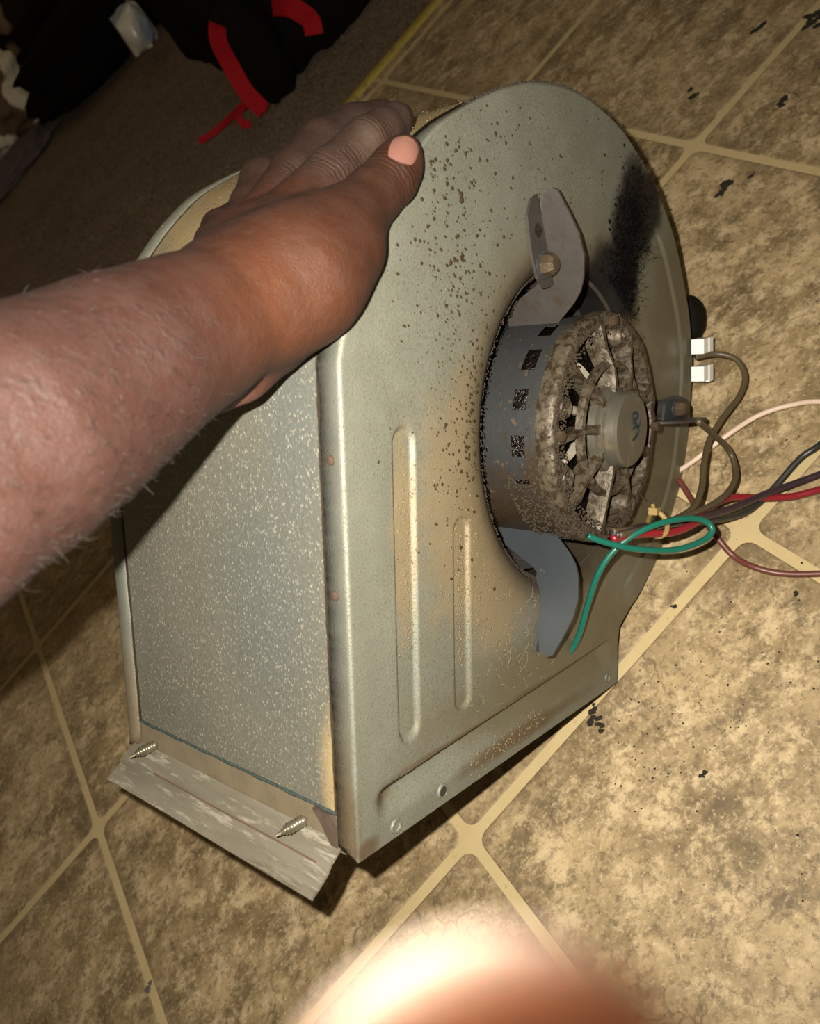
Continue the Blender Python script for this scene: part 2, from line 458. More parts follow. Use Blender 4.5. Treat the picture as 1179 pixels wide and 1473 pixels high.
def mat_wrap():
    t = NT('spangled_galvanised_wrap')
    x, y, z = t.xyz()
    base = t.mix(t.noise(16, 5, .6), (.128, .125, .101), (.195, .188, .152))
    blue = t.blob(patch_pts(((0, .16, 1.0), (.3, .13, .33)), ((0, .30, .60), (.3, .2, .35))), .6, 12)
    base = t.mix(t.ramp(blue, .2, 1.4, .55, 0), base, (.115, .135, .135))  # steel-blue reflection painted into the front face colour
    tan = t.blob(patch_pts(((0, .05, .12), (.2, .07, .22)), ((.35, .5, 1.85), (.62, 1, .62))), .9, 26)
    base = t.mix(t.ramp(tan, .45, 1.3, .92, 0), base, (.46, .345, .175))
    v = t.vmap(scale=(1, 1, .55), rot=(0, 0, 0))
    sp = t.ramp(t.voro(820, v), .12, .48, 1, 0); pick = t.ramp(t.noise(420, 4, .65), .42, .62)
    base = t.mix(t.math('MULTIPLY', sp, pick), base, (.42, .395, .315))
    base = t.mix(t.ramp(t.noise(520, 3, .7), .56, .7, 0, .45), base, (.08, .072, .05))
    for aa in (.072, .928):      # gap shade painted as dark lines along the folded-over side plates' edges
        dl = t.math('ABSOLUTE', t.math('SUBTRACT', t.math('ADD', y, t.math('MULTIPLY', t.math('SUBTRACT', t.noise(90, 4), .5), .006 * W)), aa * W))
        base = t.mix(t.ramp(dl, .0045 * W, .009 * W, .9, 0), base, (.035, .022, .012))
    nrm = t.bump(t.noise(420, 3, .7), .0008, .55)
    return t.done(base, .46, .35, nrm)


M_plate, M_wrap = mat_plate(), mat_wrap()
M_dark = simple('dark_interior', (.018, .015, .012), .9)
M_strip_tan = simple('tan_stained_sheet', (.20, .165, .11), .5, .3, .25, 60, .0005, dirt=(.17, .12, .06))
t = NT('scuffed_bracket'); vs = t.vmap(scale=(1, .16, 1)); cb = t.mix(t.noise(70, 7, .7, vs), (.10, .088, .062), (.34, .31, .245))
cb = t.mix(t.ramp(t.noise(240, 5, .7, vs), .52, .66, 0, .8), cb, (.44, .41, .33)); cb = t.mix(t.ramp(t.noise(28, 6, .7, vs), .56, .7, 0, .75), cb, (.085, .065, .04))
M_brkt = t.done(cb, .42, .45, t.bump(t.noise(160, 5, .7, vs), .0008, .6))
M_screw = simple('zinc_screw', (.42, .39, .30), .28, .9, .15, 200)
M_blue = simple('grey_blue_arm_steel', (.041, .048, .056), .42, .35, .12, 40, dirt=(.05, .042, .032), dirt_amt=(.66, .85))
M_bluedirt = simple('brown_dusted_arm_steel', (.042, .036, .032), .6, .2, .25, 70, .0006, dirt=(.036, .026, .017), dirt_amt=(.5, .7))
M_bell = simple('grimy_cast_aluminium', (.085, .068, .046), .52, .35, .35, 130, .0014, dirt=(.03, .019, .009), dirt_amt=(.44, .6))
M_cap = simple('brushed_end_cap', (.14, .13, .104), .36, .6, .2, 45, .0003, dirt=(.24, .19, .11))
M_silver = simple('bright_windings_plate', (.42, .38, .30), .4, .4, .3, 90, .001, dirt=(.16, .10, .04))
M_bolt = simple('brown_bolt', (.075, .052, .031), .5, .5, .4, 150, .001)
M_lint = simple('black_lint', (.007, .006, .0065), 1, 0, .5, 300, .003, spec=0)
M_crumb = simple('brown_dirt_crumbs', (.034, .022, .010), .9, 0, .5, 300, spec=.1)
M_dust = simple('tan_dust_crumbs', (.15, .112, .062), .9, 0, .35, 300, spec=.1)

pm = plate_mesh(1000, 130)
side = link('side_plate', pm, M_plate, blower)
far = link('side_plate', plate_mesh(260, 12, False, True), M_plate, blower)
# scroll wrap: one sheet with thickness
prof = [np.array((0, .10))] + [p for p in OUTP if p[1] > .11 or p[0] > .5] + [np.array((1.30, .23))]
nrm2 = []
for i, p in enumerate(prof):
    d = prof[min(i + 1, len(prof) - 1)] - prof[max(i - 1, 0)]; d = d / np.linalg.norm(d); nrm2.append(np.array((d[1], -d[0])))   # inward
NAx = 24; V = []; F = []; n = len(prof)
for lay, off in ((0, .005), (1, .011)):
    for k in range(NAx + 1):
        a = .03 + .94 * k / NAx
        for p, q in zip(prof, nrm2):
            w = .0022 * math.sin(p[0] * 9 + a * 6) * math.sin(p[1] * 6 + a * 4); z = p + q * (off + w); V.append(bl(z[0], a, z[1]))
m = (NAx + 1) * n
for k in range(NAx):
    for i in range(n - 1):
        f = (k * n + i, k * n + i + 1, (k + 1) * n + i + 1, (k + 1) * n + i); F.append(f); F.append(tuple(x + m for x in f[::-1]))
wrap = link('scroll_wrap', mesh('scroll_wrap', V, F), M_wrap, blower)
# lower strip of the front face + green-grey seam bead + turned-out bracket + screws
mb = MB(); mb.prism([(.010, .096), (.016, .096), (.016, -.004), (.010, -.004)], .05, .97, lambda u, v, t: bl(u, t, v)); strip = mb.build('outlet_strip', M_strip_tan, blower)
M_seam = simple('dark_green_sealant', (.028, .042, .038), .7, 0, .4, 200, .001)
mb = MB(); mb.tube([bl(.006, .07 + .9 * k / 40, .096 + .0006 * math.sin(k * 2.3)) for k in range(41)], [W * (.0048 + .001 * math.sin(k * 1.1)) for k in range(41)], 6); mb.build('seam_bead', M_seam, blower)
mb = MB(); mb.prism([(.150, .088), (.085, .091), (.068, .070), (.064, .0), (.085, .008), (.12, .055)], -.003, .009, lambda u, v, t: bl(t, u, v))
mb.build('corner_tab', simple('rusty_tab', (.085, .06, .045), .55, .2, .4, 120, .0008), strip)
prf = crom([(.008, .022), (-.004, .012), (-.020, .002), (-.034, -.010), (-.046, -.026), (-.070, -.044), (-.100, -.063)], 5)
lo = [(p[0] + .004, p[1] - .006) for p in prf[::-1]]
NB = 30
poly = [tuple(p) for p in prf] + lo
# re-cut into segments so that the scuffed sheet is slightly wavy
V = []; F = []; npf = len(poly)
for k in range(NB + 1):
    t_ = .058 + .91 * k / NB
    for u, v in poly: V.append(bl(u + .0008 * math.sin(t_ * 9 + u * 30), t_, v + .0008 * math.sin(t_ * 11)))
for k in range(NB):
    for i in range(npf): F.append((k * npf + i, k * npf + (i + 1) % npf, (k + 1) * npf + (i + 1) % npf, (k + 1) * npf + i))
F += [tuple(range(npf - 1, -1, -1)), tuple(NB * npf + i for i in range(npf))]
mb = MB(); mb.add(V, F); brk = mb.build('mounting_bracket', M_brkt, blower, sharp=50)
t_k = lambda k: .10 + .70 * k / 20
mb = MB(); mb.tube([bl(-.0398 + .0008 * math.sin(t_k(k) * 9 - 1.2), .10 + .70 * k / 20, -.0178 + .0008 * math.sin(t_k(k) * 11)) for k in range(21)], W * .0024, 5); mb.build('fold_crease', simple('brown_line', (.10, .055, .04), .8), brk)  # thin brown tube along the bracket's fold
for a_, tilt in ((.182, .10), (.845, -.04)):
    ax = np.array((-1, tilt, -.05)); prof_s = [(0, .006)]
    for k in range(9):
        h = .006 + k * .0085; r = .0155 if k < 6 else .0155 - (k - 5) * .0035
        prof_s += [(h, r * .72), (h + .004, r)]
    prof_s += [(.092, .001)]
    mb = MB(); mb.lathe([(h * W, r * W) for h, r in prof_s], bl(.004, a_, .044), ax, 16); mb.build('screw', M_screw, strip, sharp=25)
# punched holes, rivets
for c_, b_, r_ in ((.322, .039, .016), (.134, .030, .015), (1.288, .044, .014)):
    mb = MB(); mb.lathe([(x * W, y * W) for x, y in [(-.003, r_ * 1.35), (.004, r_ * 1.15), (.004, r_ * .95), (-.004, r_ * .8)]], bl(c_, -.0005, b_), (0, -1, 0), 20)
    o = mb.build('punched_hole', M_plate, side)
    mb = MB(); mb.lathe([(0.0006, r_ * .85 * W), (.0006, 0.0001)], bl(c_, -.0008, b_), (0, -1, 0), 16); mb.build('hole', M_dark, o) if c_ < 1 and c_ > .2 else None  # dark disc laid on the sheet for the shade inside the hole
for a_, b_ in ((.036, .943), (.040, .640)):
    mb = MB(); mb.lathe([(0, .012 * W), (.004 * W, .011 * W), (.007 * W, .006 * W), (.0075 * W, .0005)], bl(0, a_, b_), (-1, 0, 0), 10); mb.build('rivet', simple('rusty_rivet', (.05, .028, .016), .8), side)
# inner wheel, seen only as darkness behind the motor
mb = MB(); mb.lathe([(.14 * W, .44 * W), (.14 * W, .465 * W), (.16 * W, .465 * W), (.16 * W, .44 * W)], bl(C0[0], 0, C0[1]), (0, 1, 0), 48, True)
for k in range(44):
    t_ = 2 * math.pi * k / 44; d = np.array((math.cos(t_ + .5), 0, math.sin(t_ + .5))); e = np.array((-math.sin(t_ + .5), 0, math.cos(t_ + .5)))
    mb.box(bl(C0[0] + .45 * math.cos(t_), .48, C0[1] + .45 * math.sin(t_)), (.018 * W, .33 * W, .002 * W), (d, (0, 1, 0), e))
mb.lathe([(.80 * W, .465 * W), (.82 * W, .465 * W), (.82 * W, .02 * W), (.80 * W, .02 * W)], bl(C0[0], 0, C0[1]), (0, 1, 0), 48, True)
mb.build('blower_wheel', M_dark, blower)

# --- motor
MC = bl(C0[0], 0, C0[1]); AX = np.array((0, -1., 0))       # outwards
RM = .345


def mp(r, th, h):  # motor polar: radius, angle (deg, ccw seen from outside with c right), height outwards (units of W)
    t = math.radians(th); return bl(C0[0] + r * math.cos(t), -h, C0[1] + r * math.sin(t))


M_shell = NT('grey_motor_shell'); t = M_shell
cs = t.mix(t.noise(30, 4), (.027, .0285, .0295), (.039, .041, .042))
dm = t.blob(patch_pts(((C0[0] - .2, .05, C0[1] - .30), (.30, .4, .24)), ((C0[0] - .3, -.05, C0[1] - .12), (.1, .06, .12))), 1.1, 60)
cs = t.mix(t.ramp(dm, .5, 1.15, .95, 0), cs, t.mix(t.noise(220, 4, .7), (.022, .014, .007), (.06, .040, .021)))
cs = t.mix(t.ramp(t.noise(160, 4, .6), .62, .68), cs, (.09, .065, .04))
M_shell = t.done(cs, .5, .25, t.bump(t.noise(200, 4), .0008, .5))
NT_, rows = 180, [-.36, -.2, -.125, -.12, -.07, -.065, -.028, .016, .062]
rad = [RM, RM, RM, RM * 1.0, RM, RM, RM, RM, RM * .995]
vents = [k for k in range(-1, 10)]
V = []; F = []
for k in range(NT_):
    for h, r in zip(rows, rad): V.append(mp(r, k * 2, h))
m = len(rows)
for k in range(NT_):
    deg = k * 2 + 1; ph = (deg - 137) % 21.5
    for i in range(m - 1):
        if i == 6 and ph < 10.5 and 95 < deg < 205: continue
        q = (k + 1) % NT_; F.append((k * m + i, q * m + i, q * m + i + 1, k * m + i + 1))
mb = MB(); mb.add(V, F); motor = mb.build('motor', M_shell, blower, sharp=50)
mb = MB(); mb.lathe([(-.3 * W, .318 * W), (.08 * W, .318 * W)], MC, AX, 48)
mb.lathe([(.02 * W, .318 * W), (.02 * W, .001)], MC, AX, 48); mb.build('inner_core', simple('glossy_dark_windings', (.006, .004, .003), .22, .1, .6, 220, .004), motor)
# end bell: rim, middle ring, spokes, lugs, hub
mb = MB(); NB2 = 160; prof_r = [(.050, .338), (.052, .349), (.075, .351), (.096, .350), (.105, .345), (.108, .338), (.1085, .318), (.107, .311), (.100, .306), (.05, .306)]
V = []; F = []; m = len(prof_r)
for k in range(NB2):
    th = k * 360 / NB2; sc = 1 + .008 * math.sin(math.radians(th * 9)) + .006 * mnoise.noise(Vector((th * .3, 0, 0)))
    for h, r in prof_r: V.append(mp(r * (sc if r > .33 else 1), th, h + .004 * mnoise.noise(Vector((th * .2, r * 20, 2)))))
for k in range(NB2):
    q = (k + 1) % NB2
    for i in range(m): p = (i + 1) % m; F.append((k * m + i, k * m + p, q * m + p, q * m + i))
mb.add(V, F); bell = mb.build('end_bell', M_bell, blower, sharp=38)
mb = MB(); mb.lathe([(h * W, r * W) for h, r in [(.100, .184), (.120, .187), (.125, .195), (.120, .205), (.100, .208)]], MC, AX, 64, True); mb.build('ring', M_bell, bell)
for k in range(9):
    th = 18 + k * 40
    mb = MB()
    P = [mp(r, th + (4 if r > .2 else 0), h) for r, h in ((.09, .122), (.14, .125), (.19, .12), (.25, .106), (.315, .098))]
    u = np.array((-math.sin(math.radians(th)), 0, math.cos(math.radians(th))))
    V = []; F = []
    for p, w in zip(P, (.026, .013, .010, .011, .022)):
        V += [p - u * w * W, p - u * w * .6 * W - AX * -.012 * W, p + u * w * .6 * W - AX * -.012 * W, p + u * w * W, p + u * w * W - AX * .05 * W, p - u * w * W - AX * .05 * W]
    for i in range(4):
        for j in range(6): F.append((i * 6 + j, i * 6 + (j + 1) % 6, (i + 1) * 6 + (j + 1) % 6, (i + 1) * 6 + j))
    F += [tuple(range(6)), tuple(range(29, 23, -1))]
    mb.add(V, F); mb.build('spoke', M_bell, bell)
for th in (75, 165, 205, 300, 20):
    mb = MB(); big = th in (165, 205)
    mb.lathe([(h * W, r * W) for h, r in [(.06, .036), (.112, .034), (.120, .028), (.112, .018), (.10, .016), (.10, .0005)]], mp(.292, th, -.006), AX, 18); mb.build('lug', M_bell, bell)
for th in (92, 180, 272, 358):
    mb = MB(); mb.lathe([(h * W, r * W) for h, r in [(.10, .017), (.128, .016), (.131, .010), (.131, .0004)]], mp(.322, th, 0), AX, 6); mb.build('bolt', M_bolt, bell)
mb = MB()
for k in range(9):
    th = k * 40 + 36; r = .245; mb.tube([mp(.15 + .02 * math.sin(j), th + j * 3.2, .052 + .018 * math.sin(j * .8)) if False else mp(.14 + .05 * j / 2, th + j * 2, .060 + .01 * math.sin(j)) for j in range(5)], .014 * W, 6)
mb.build('winding', M_silver, bell)
mb = MB(); mb.lathe([(h * W, r * W) for h, r in [(.10, .135), (.122, .132), (.128, .120), (.132, .1165), (.140, .1165), (.1415, .113), (.146, .113), (.1475, .1165), (.172, .114), (.180, .106), (.1805, .0003)]], MC, AX, 64)
hub = mb.build('hub_cap', M_cap, bell, sharp=30)
# pen mark on the hub cap
sq = [(-.012, -.036), (.008, -.028), (.020, -.014), (.010, -.002), (-.010, -.006), (-.004, .012), (.014, .022), (.006, .034), (-.012, .026), (.0, .010), (.018, -.004), (.026, .012)]
mb = MB(); mb.tube([bl(C0[0] + .014 + p[0] * 1.35, -.1812, C0[1] + p[1] * 1.2 + .01) for p in crom(sq, 6)], .0035 * W, 6); mb.build('ink_mark', simple('dark_teal_ink', (.006, .014, .018), .6), hub)
# mounting arms: fin + foot + bolt
FIN = [(.335, -.22), (.335, -.01), (.37, .030), (.40, .064), (.43, .088), (.465, .104), (.53, .118), (.59, .113), (.65, .094), (.71, .072), (.718, .055), (.705, .028), (.63, .004), (.575, -.002), (.53, -.018), (.49, -.034), (.472, -.036), (.458, -.052), (.40, -.17)]
for th, mt, dh in ((112, M_bluedirt, 0), (-113, M_blue, 0), (-.5, M_bluedirt, .07)):
    t_ = math.radians(th); un = np.array((-math.sin(t_), 0, math.cos(t_)))
    mb = MB(); mb.prism(FIN, -.004, .004, lambda u, v, q: mp(u + .4 * dh * (u > .45), th, v + (dh if u > .36 else 0)) + un * q * W); arm = mb.build('mounting_arm', mt, blower, sharp=30)
    ft = [(.455, .004), (.465, .06), (.50, .085), (.58, .09), (.67, .075), (.705, .04), (.71, .004)]
    mb = MB(); mb.prism(ft, .003, .011, lambda u, v, q: mp(u + .4 * dh, th, q + dh) + un * v * W); mb.build('foot', M_blue if dh else mt, arm, sharp=30)
    if th != -113:
        p = mp(.525 + dh, th, .008 + dh) + un * .042 * W
        mb = MB(); mb.lathe([(.0015 * W, .020 * W), (.0015 * W, .0005)], mp(.62 + dh, th, .0095 + dh) + un * .035 * W, AX, 14); mb.build('slot', M_dark, arm)  # dark disc laid on the foot for the shade of a slot
        if dh: mb = MB(); mb.lathe([(-.075 * W, .03 * W), (-.04 * W, .036 * W), (-.005 * W, .03 * W)], p, AX, 14); mb.build('grommet', M_dark, arm)
        mb = MB(); mb.lathe([(h * W, r * W) for h, r in [(0, .040), (.006, .040), (.008, .036), (.008, .01)]], p, AX, 20); mb.build('washer', M_blue, arm)
        mb = MB(); mb.lathe([(h * W, r * W) for h, r in [(.006, .034), (.018, .034), (.034, .031), (.044, .022), (.047, .0005)]], p, AX, 8); mb.build('bolt', M_bolt, arm, sharp=25)

# --- dirt on the housing (uncountable crumbs, lint)
mb = MB(); md = MB()
def plate_pt(c, b): return np.array([c, float(relief(np.array(c), np.array(b))), b]) * W - np.array((0, .0001, 0))
spots = [(660, 280, 8), (680, 262, 5), (643, 262, 4), (655, 345, 4), (690, 330, 4), (712, 250, 4), (735, 268, 4), (668, 300, 4), (620, 235, 4), (640, 195, 3), (655, 215, 4), (670, 225, 3), (700, 150, 3), (745, 180, 3), (760, 205, 4), (805, 222, 5), (870, 223, 4), (865, 260, 5), (690, 160, 3), (616, 327, 4), (660, 445, 7), (640, 440, 4), (650, 470, 4), (626, 400, 3), (690, 420, 4), (640, 610, 7), (655, 625, 5), (648, 600, 4), (672, 645, 4), (560, 615, 3), (545, 665, 3), (627, 700, 4), (700, 200, 3), (728, 160, 3), (780, 165, 3), (775, 280, 5), (820, 290, 5), (705, 300, 4), (628, 575, 4)]
for x, y, r in spots:
    p = bat(x, y, 0)
    for _ in range(3): mb.chip(p + np.array((random.gauss(0, r * .00013), -.0001, random.gauss(0, r * .00022))), r * .00022 * random.uniform(.6, 1.3), (0, -1, 0), .5)
for _ in range(1300):
    g = random.random()
    if g < .6: x, y = random.gauss(660, 26), random.gauss(570, 95)
    elif g < .85: x, y = random.gauss(650, 45), random.gauss(380, 90)
    else: x, y = random.uniform(600, 900), random.uniform(140, 300)
    c, _, b = bat(x, y, 0) / W
    if math.hypot(c - C0[0], b - C0[1]) < .56 or c < .04 or ray_out(PLATE, math.atan2(b - C0[1], c - C0[0])) < math.hypot(c - C0[0], b - C0[1]) + .04: continue
    mb.chip(plate_pt(c, b), random.choice([.0003, .0004, .0006, .0009, .0013]), (0, -1, 0), .4)
for _ in range(1100):
    g = random.random()
    if g < .3: c, b = random.gauss(.212, .016), random.uniform(.45, .97)
    elif g < .62: c, b = random.gauss(.432, .014), random.uniform(.35, .75)
    else: c, b = random.gauss(.5, .08), random.gauss(.62, .13)
    if math.hypot(c - C0[0], b - C0[1]) < .60 or b < .2: continue
    md.chip(plate_pt(c, b), random.choice([.0003, .0004, .0005, .0008]), (0, -1, 0), .8)
for _ in range(160):
    c, b = random.uniform(.45, .85), random.gauss(.055, .02); md.chip(plate_pt(c, max(.008, b)), random.uniform(.0004, .001), (0, -1, 0), .8)
mb.build('dirt_crumbs', M_crumb, side, sharp=None, kind='stuff'); md.build('dust_crumbs', M_dust, side, sharp=None, kind='stuff')
mb = MB()
for _ in range(70):
    c, b = random.gauss(.66, .10), random.gauss(.33, .09); a0 = random.gauss(.2, .8); L = random.uniform(.02, .06); cv = random.gauss(0, 1.2); P = []
    for k in range(6):
        P.append(bl(c, -.004 - .004 * math.sin(k * .6), b) + np.array((0, float(relief(np.array(c), np.array(b))) * W, 0))); c += L / 5 * math.cos(a0); b += L / 5 * math.sin(a0); a0 += cv / 5
    mb.tube(P, .0001, 4)
mb.build('lint_fibres', simple('pale_lint', (.22, .18, .12), .9), side, sharp=None, kind='stuff')
mb = MB()
for _ in range(1500):
    g = random.random()
    c0, b0, sc, sb = ((1.36, 1.45, .05, .11), (1.44, 1.64, .06, .08), (1.27, 1.37, .06, .05))[0 if g < .5 else 1 if g < .8 else 2]
    c, b = random.gauss(c0, sc), random.gauss(b0, sb)
    if math.hypot(c - C0[0], b - C0[1]) < .50: continue
    P = [bl(c, -.001, b)]; d = np.array((random.gauss(0, 1), -abs(random.gauss(0, .7)), random.gauss(0, 1))) * .0017
    for k in range(3): P.append(P[-1] + d); d = d + np.array((random.gauss(0, .0009), random.gauss(0, .0006), random.gauss(0, .0009)))
    mb.tube(P, [.00014, .00012, .0001, .00005], 3, False)
for _ in range(240):
    c, b = random.gauss(1.36, .05), random.gauss(1.48, .11)
    if math.hypot(c - C0[0], b - C0[1]) > .5: mb.chip(bl(c, 0, b), random.uniform(.0006, .002), (0, -1, 0), .5)
mb.build('lint_clump', M_lint, side, sharp=None, kind='stuff')
mb = MB()     # crust along inlet lip and outer rim
mb.tube([bl(C0[0] + (.488 + .003 * mnoise.noise(Vector((k * .7, 0, 0)))) * math.cos(k * math.pi / 180), .052, C0[1] + (.488 + .003 * mnoise.noise(Vector((k * .7, 9, 0)))) * math.sin(k * math.pi / 180)) for k in range(361)], [W * (.007 + .004 * mnoise.noise(Vector((k * .5, 3, 0)))) for k in range(361)], 6, False)
for _ in range(900):
    t_ = random.uniform(math.radians(95), math.radians(262)); r = random.gauss(.497, .007)
    mb.chip(bl(C0[0] + r * math.cos(t_), .034 - (r - .494) * 1.2, C0[1] + r * math.sin(t_)), random.uniform(.0003, .0009), (math.cos(t_) * -.6, -.6, math.sin(t_) * -.6), .8)
for _ in range(330):
    p = OUTP[random.randrange(60, 150) % len(OUTP)]; mb.chip(bl(p[0], random.uniform(.0, .05), p[1]), random.uniform(.0005, .0014), (p[0] - C0[0], 0, p[1] - C0[1]), .9)
mb.build('rim_crust', simple('dark_rim_crust', (.03, .021, .013), .95), side, sharp=None, kind='stuff')
mb = MB()     # dust over the wrap's top behind the index finger
for _ in range(1500):
    i = random.randrange(len(OUTP)); p = OUTP[i]
    if p[1] < 1.45 or p[0] > 1.1: continue
    a_ = random.uniform(.07, .95) ** 1.0; mb.chip(bl(p[0] + random.gauss(0, .008) + .003, a_, p[1] - .003 + random.gauss(0, .0)), random.uniform(.0003, .0009), (p[0] - C0[0], 0, p[1] - C0[1]), .7)
mb.build('wrap_dust', M_dust, wrap, sharp=None, kind='stuff')
mb = MB()     # clods on the motor's underside and end bell
for _ in range(700):
    th = random.gauss(228, 22); h = random.uniform(-.06, .10); mb.chip(mp(RM + .004, th, h), random.uniform(.0004, .0013), mp(RM, th, 0) - mp(0, th, 0), .8)
for _ in range(900):
    th = random.gauss(195, 55); r = random.uniform(.285, .35); mb.chip(mp(r, th, .112), random.uniform(.0004, .0011), (0, -1, 0), .8)
mb.build('motor_grime', simple('brown_motor_grime', (.030, .0195, .010), .9, 0, .6, 250), motor, sharp=None, kind='stuff')

# --- capacitor box on the wrap's back, terminals, wires
tn = np.array((1.0, 0, .12)); tn /= np.linalg.norm(tn); tt_ = np.array((-tn[2], 0, tn[0]))
mb = MB()
ctr = bat(980, 462, d=1.125)
V = []; F = []
for h, sc in ((-.02, 1), (.075, 1), (.10, .85), (.106, .5)):
    for j in range(16):
        q = 2 * math.pi * j / 16; V.append(ctr + tn * h * W + (tt_ * math.cos(q) * .10 + np.array((0, 1., 0)) * math.sin(q) * .07) * sc * W)
for i in range(3):
    for j in range(16): F.append((i * 16 + j, i * 16 + (j + 1) % 16, (i + 1) * 16 + (j + 1) % 16, (i + 1) * 16 + j))
F.append(tuple(range(63, 47, -1))); mb.add(V, F); mb.build('capacitor', simple('black_capacitor', (.006, .0055, .005), .8, spec=.1), blower, sharp=40)
M_white = simple('white_terminal_sleeve', (.80, .80, .76), .35, 0, .08, 80)
for x, y in ((1009, 497), (1009, 536)):
    c = bat(x, y, d=1.10); mb = MB(); mb.box(c - tn * .001, (.0082, .005, .0058), (tn, (0, 1, 0), tt_)); mb.box(c + tn * .006 - tt_ * .001, (.0042, .0056, .0066), (tn, (0, 1, 0), tt_))
    mb.build('terminal', M_white, blower, sharp=30)


def wire(name, P, r, col, rough=.4, parent=motor, n=9):
    """P: (px, py, depth in camera-height units)"""
    pts = [MBL.T @ (at(*p) - TBL) for p in P]
    m_ = MB(); m_.tube(crom(pts, n), r, 10); return m_.build(name, simple(name + '_insulation', col, rough, 0, .15, 150), parent, sharp=None, label=None)


o = wire('wire', [(845, 771, .815), (870, 780, .82), (915, 790, .83), (970, 791, .85), (1010, 778, .865), (1024, 762, .87), (1010, 748, .87), (975, 747, .86), (930, 760, .85), (890, 785, .85), (862, 822, .86), (845, 870, .88), (832, 915, .90), (817, 942, .915), (801, 956, .925)], .0020, (.006, .095, .07), .35); o['label'] = 'green looped wire'
o = wire('wire', [(1000, 514, 1.10), (1030, 509, 1.10), (1058, 517, 1.09), (1071, 540, 1.08), (1064, 568, 1.07), (1040, 600, 1.05), (1020, 633, 1.03), (1012, 670, 1.0), (1008, 705, .97), (992, 735, .93), (940, 757, .88), (880, 765, .84)], .0023, (.075, .055, .03)); o['label'] = 'brown wire from the white terminal'
o = wire('wire', [(1004, 606, .90), (1022, 622, .95), (1046, 645, 1.0), (1056, 668, 1.0), (1056, 692, .98), (1040, 715, .96), (1005, 735, .93), (950, 755, .88), (890, 770, .84)], .0022, (.065, .048, .028)); o['label'] = 'thin brown wire'
o = wire('wire', [(975, 678, 1.12), (1000, 661, 1.10), (1040, 630, 1.085), (1090, 598, 1.075), (1140, 582, 1.06), (1185, 578, 1.052), (1260, 590, 1.03)], .0021, (.62, .48, .38)); o['label'] = 'white wire'
o = wire('wire', [(1260, 560, 1.055), (1185, 634, 1.02), (1150, 660, 1.025), (1110, 705, 1.03), (1075, 735, 1.02), (1030, 748, .98), (980, 752, .93), (930, 757, .88), (880, 768, .84)], .0025, (.022, .023, .021)); o['label'] = 'black wire'
o = wire('wire', [(1260, 650, 1.02), (1185, 680, 1.0), (1150, 693, 1.0), (1100, 711, .99), (1050, 732, .96), (1000, 746, .92), (945, 756, .88), (885, 770, .84)], .0026, (.03, .017, .024)); o['label'] = 'purple wire'
o = wire('wire', [(1260, 690, 1.0), (1185, 703, .995), (1140, 714, 1.0), (1095, 716, 1.0), (1050, 716, .99), (1015, 733, .95), (1000, 752, .91), (965, 766, .88), (920, 768, .86), (880, 775, .84)], .0026, (.19, .009, .016)); o['label'] = 'red wire'
o = wire('wire', [(976, 690, 1.10), (992, 715, 1.08), (1008, 742, 1.05), (1030, 772, 1.02), (1055, 800, 1.01), (1085, 816, .99), (1125, 825, .975), (1185, 825, .955), (1260, 820, .93)], .0024, (.115, .033, .026)); o['label'] = 'maroon wire'
tie = [(936, 738, .865), (948, 738, .862), (958, 750, .862), (958, 765, .868), (948, 772, .875), (938, 768, .885), (932, 752, .885), (936, 738, .865)]
o = wire('cable_tie', tie, .0017, (.24, .165, .055)); mbx = MB(); p = MBL.T @ (at(941, 735, .86) - TBL); mbx.box(p, (.0028, .0028, .0022)); q = MBL.T @ (at(938, 725, .86) - TBL); mbx.tube([p, q], .0012, 6)
mbx.build('tie_head', simple('yellowed_nylon', (.24, .165, .055), .5), o)
mbx = MB(); p = MBL.T @ (at(800, 956, .925) - TBL); mbx.lathe([(0, .0045), (.002, .0045), (.004, .0025), (.0042, .0003)], p + np.array((0, .002, 0)), AX, 8); mbx.build('ground_screw', M_bolt, side)


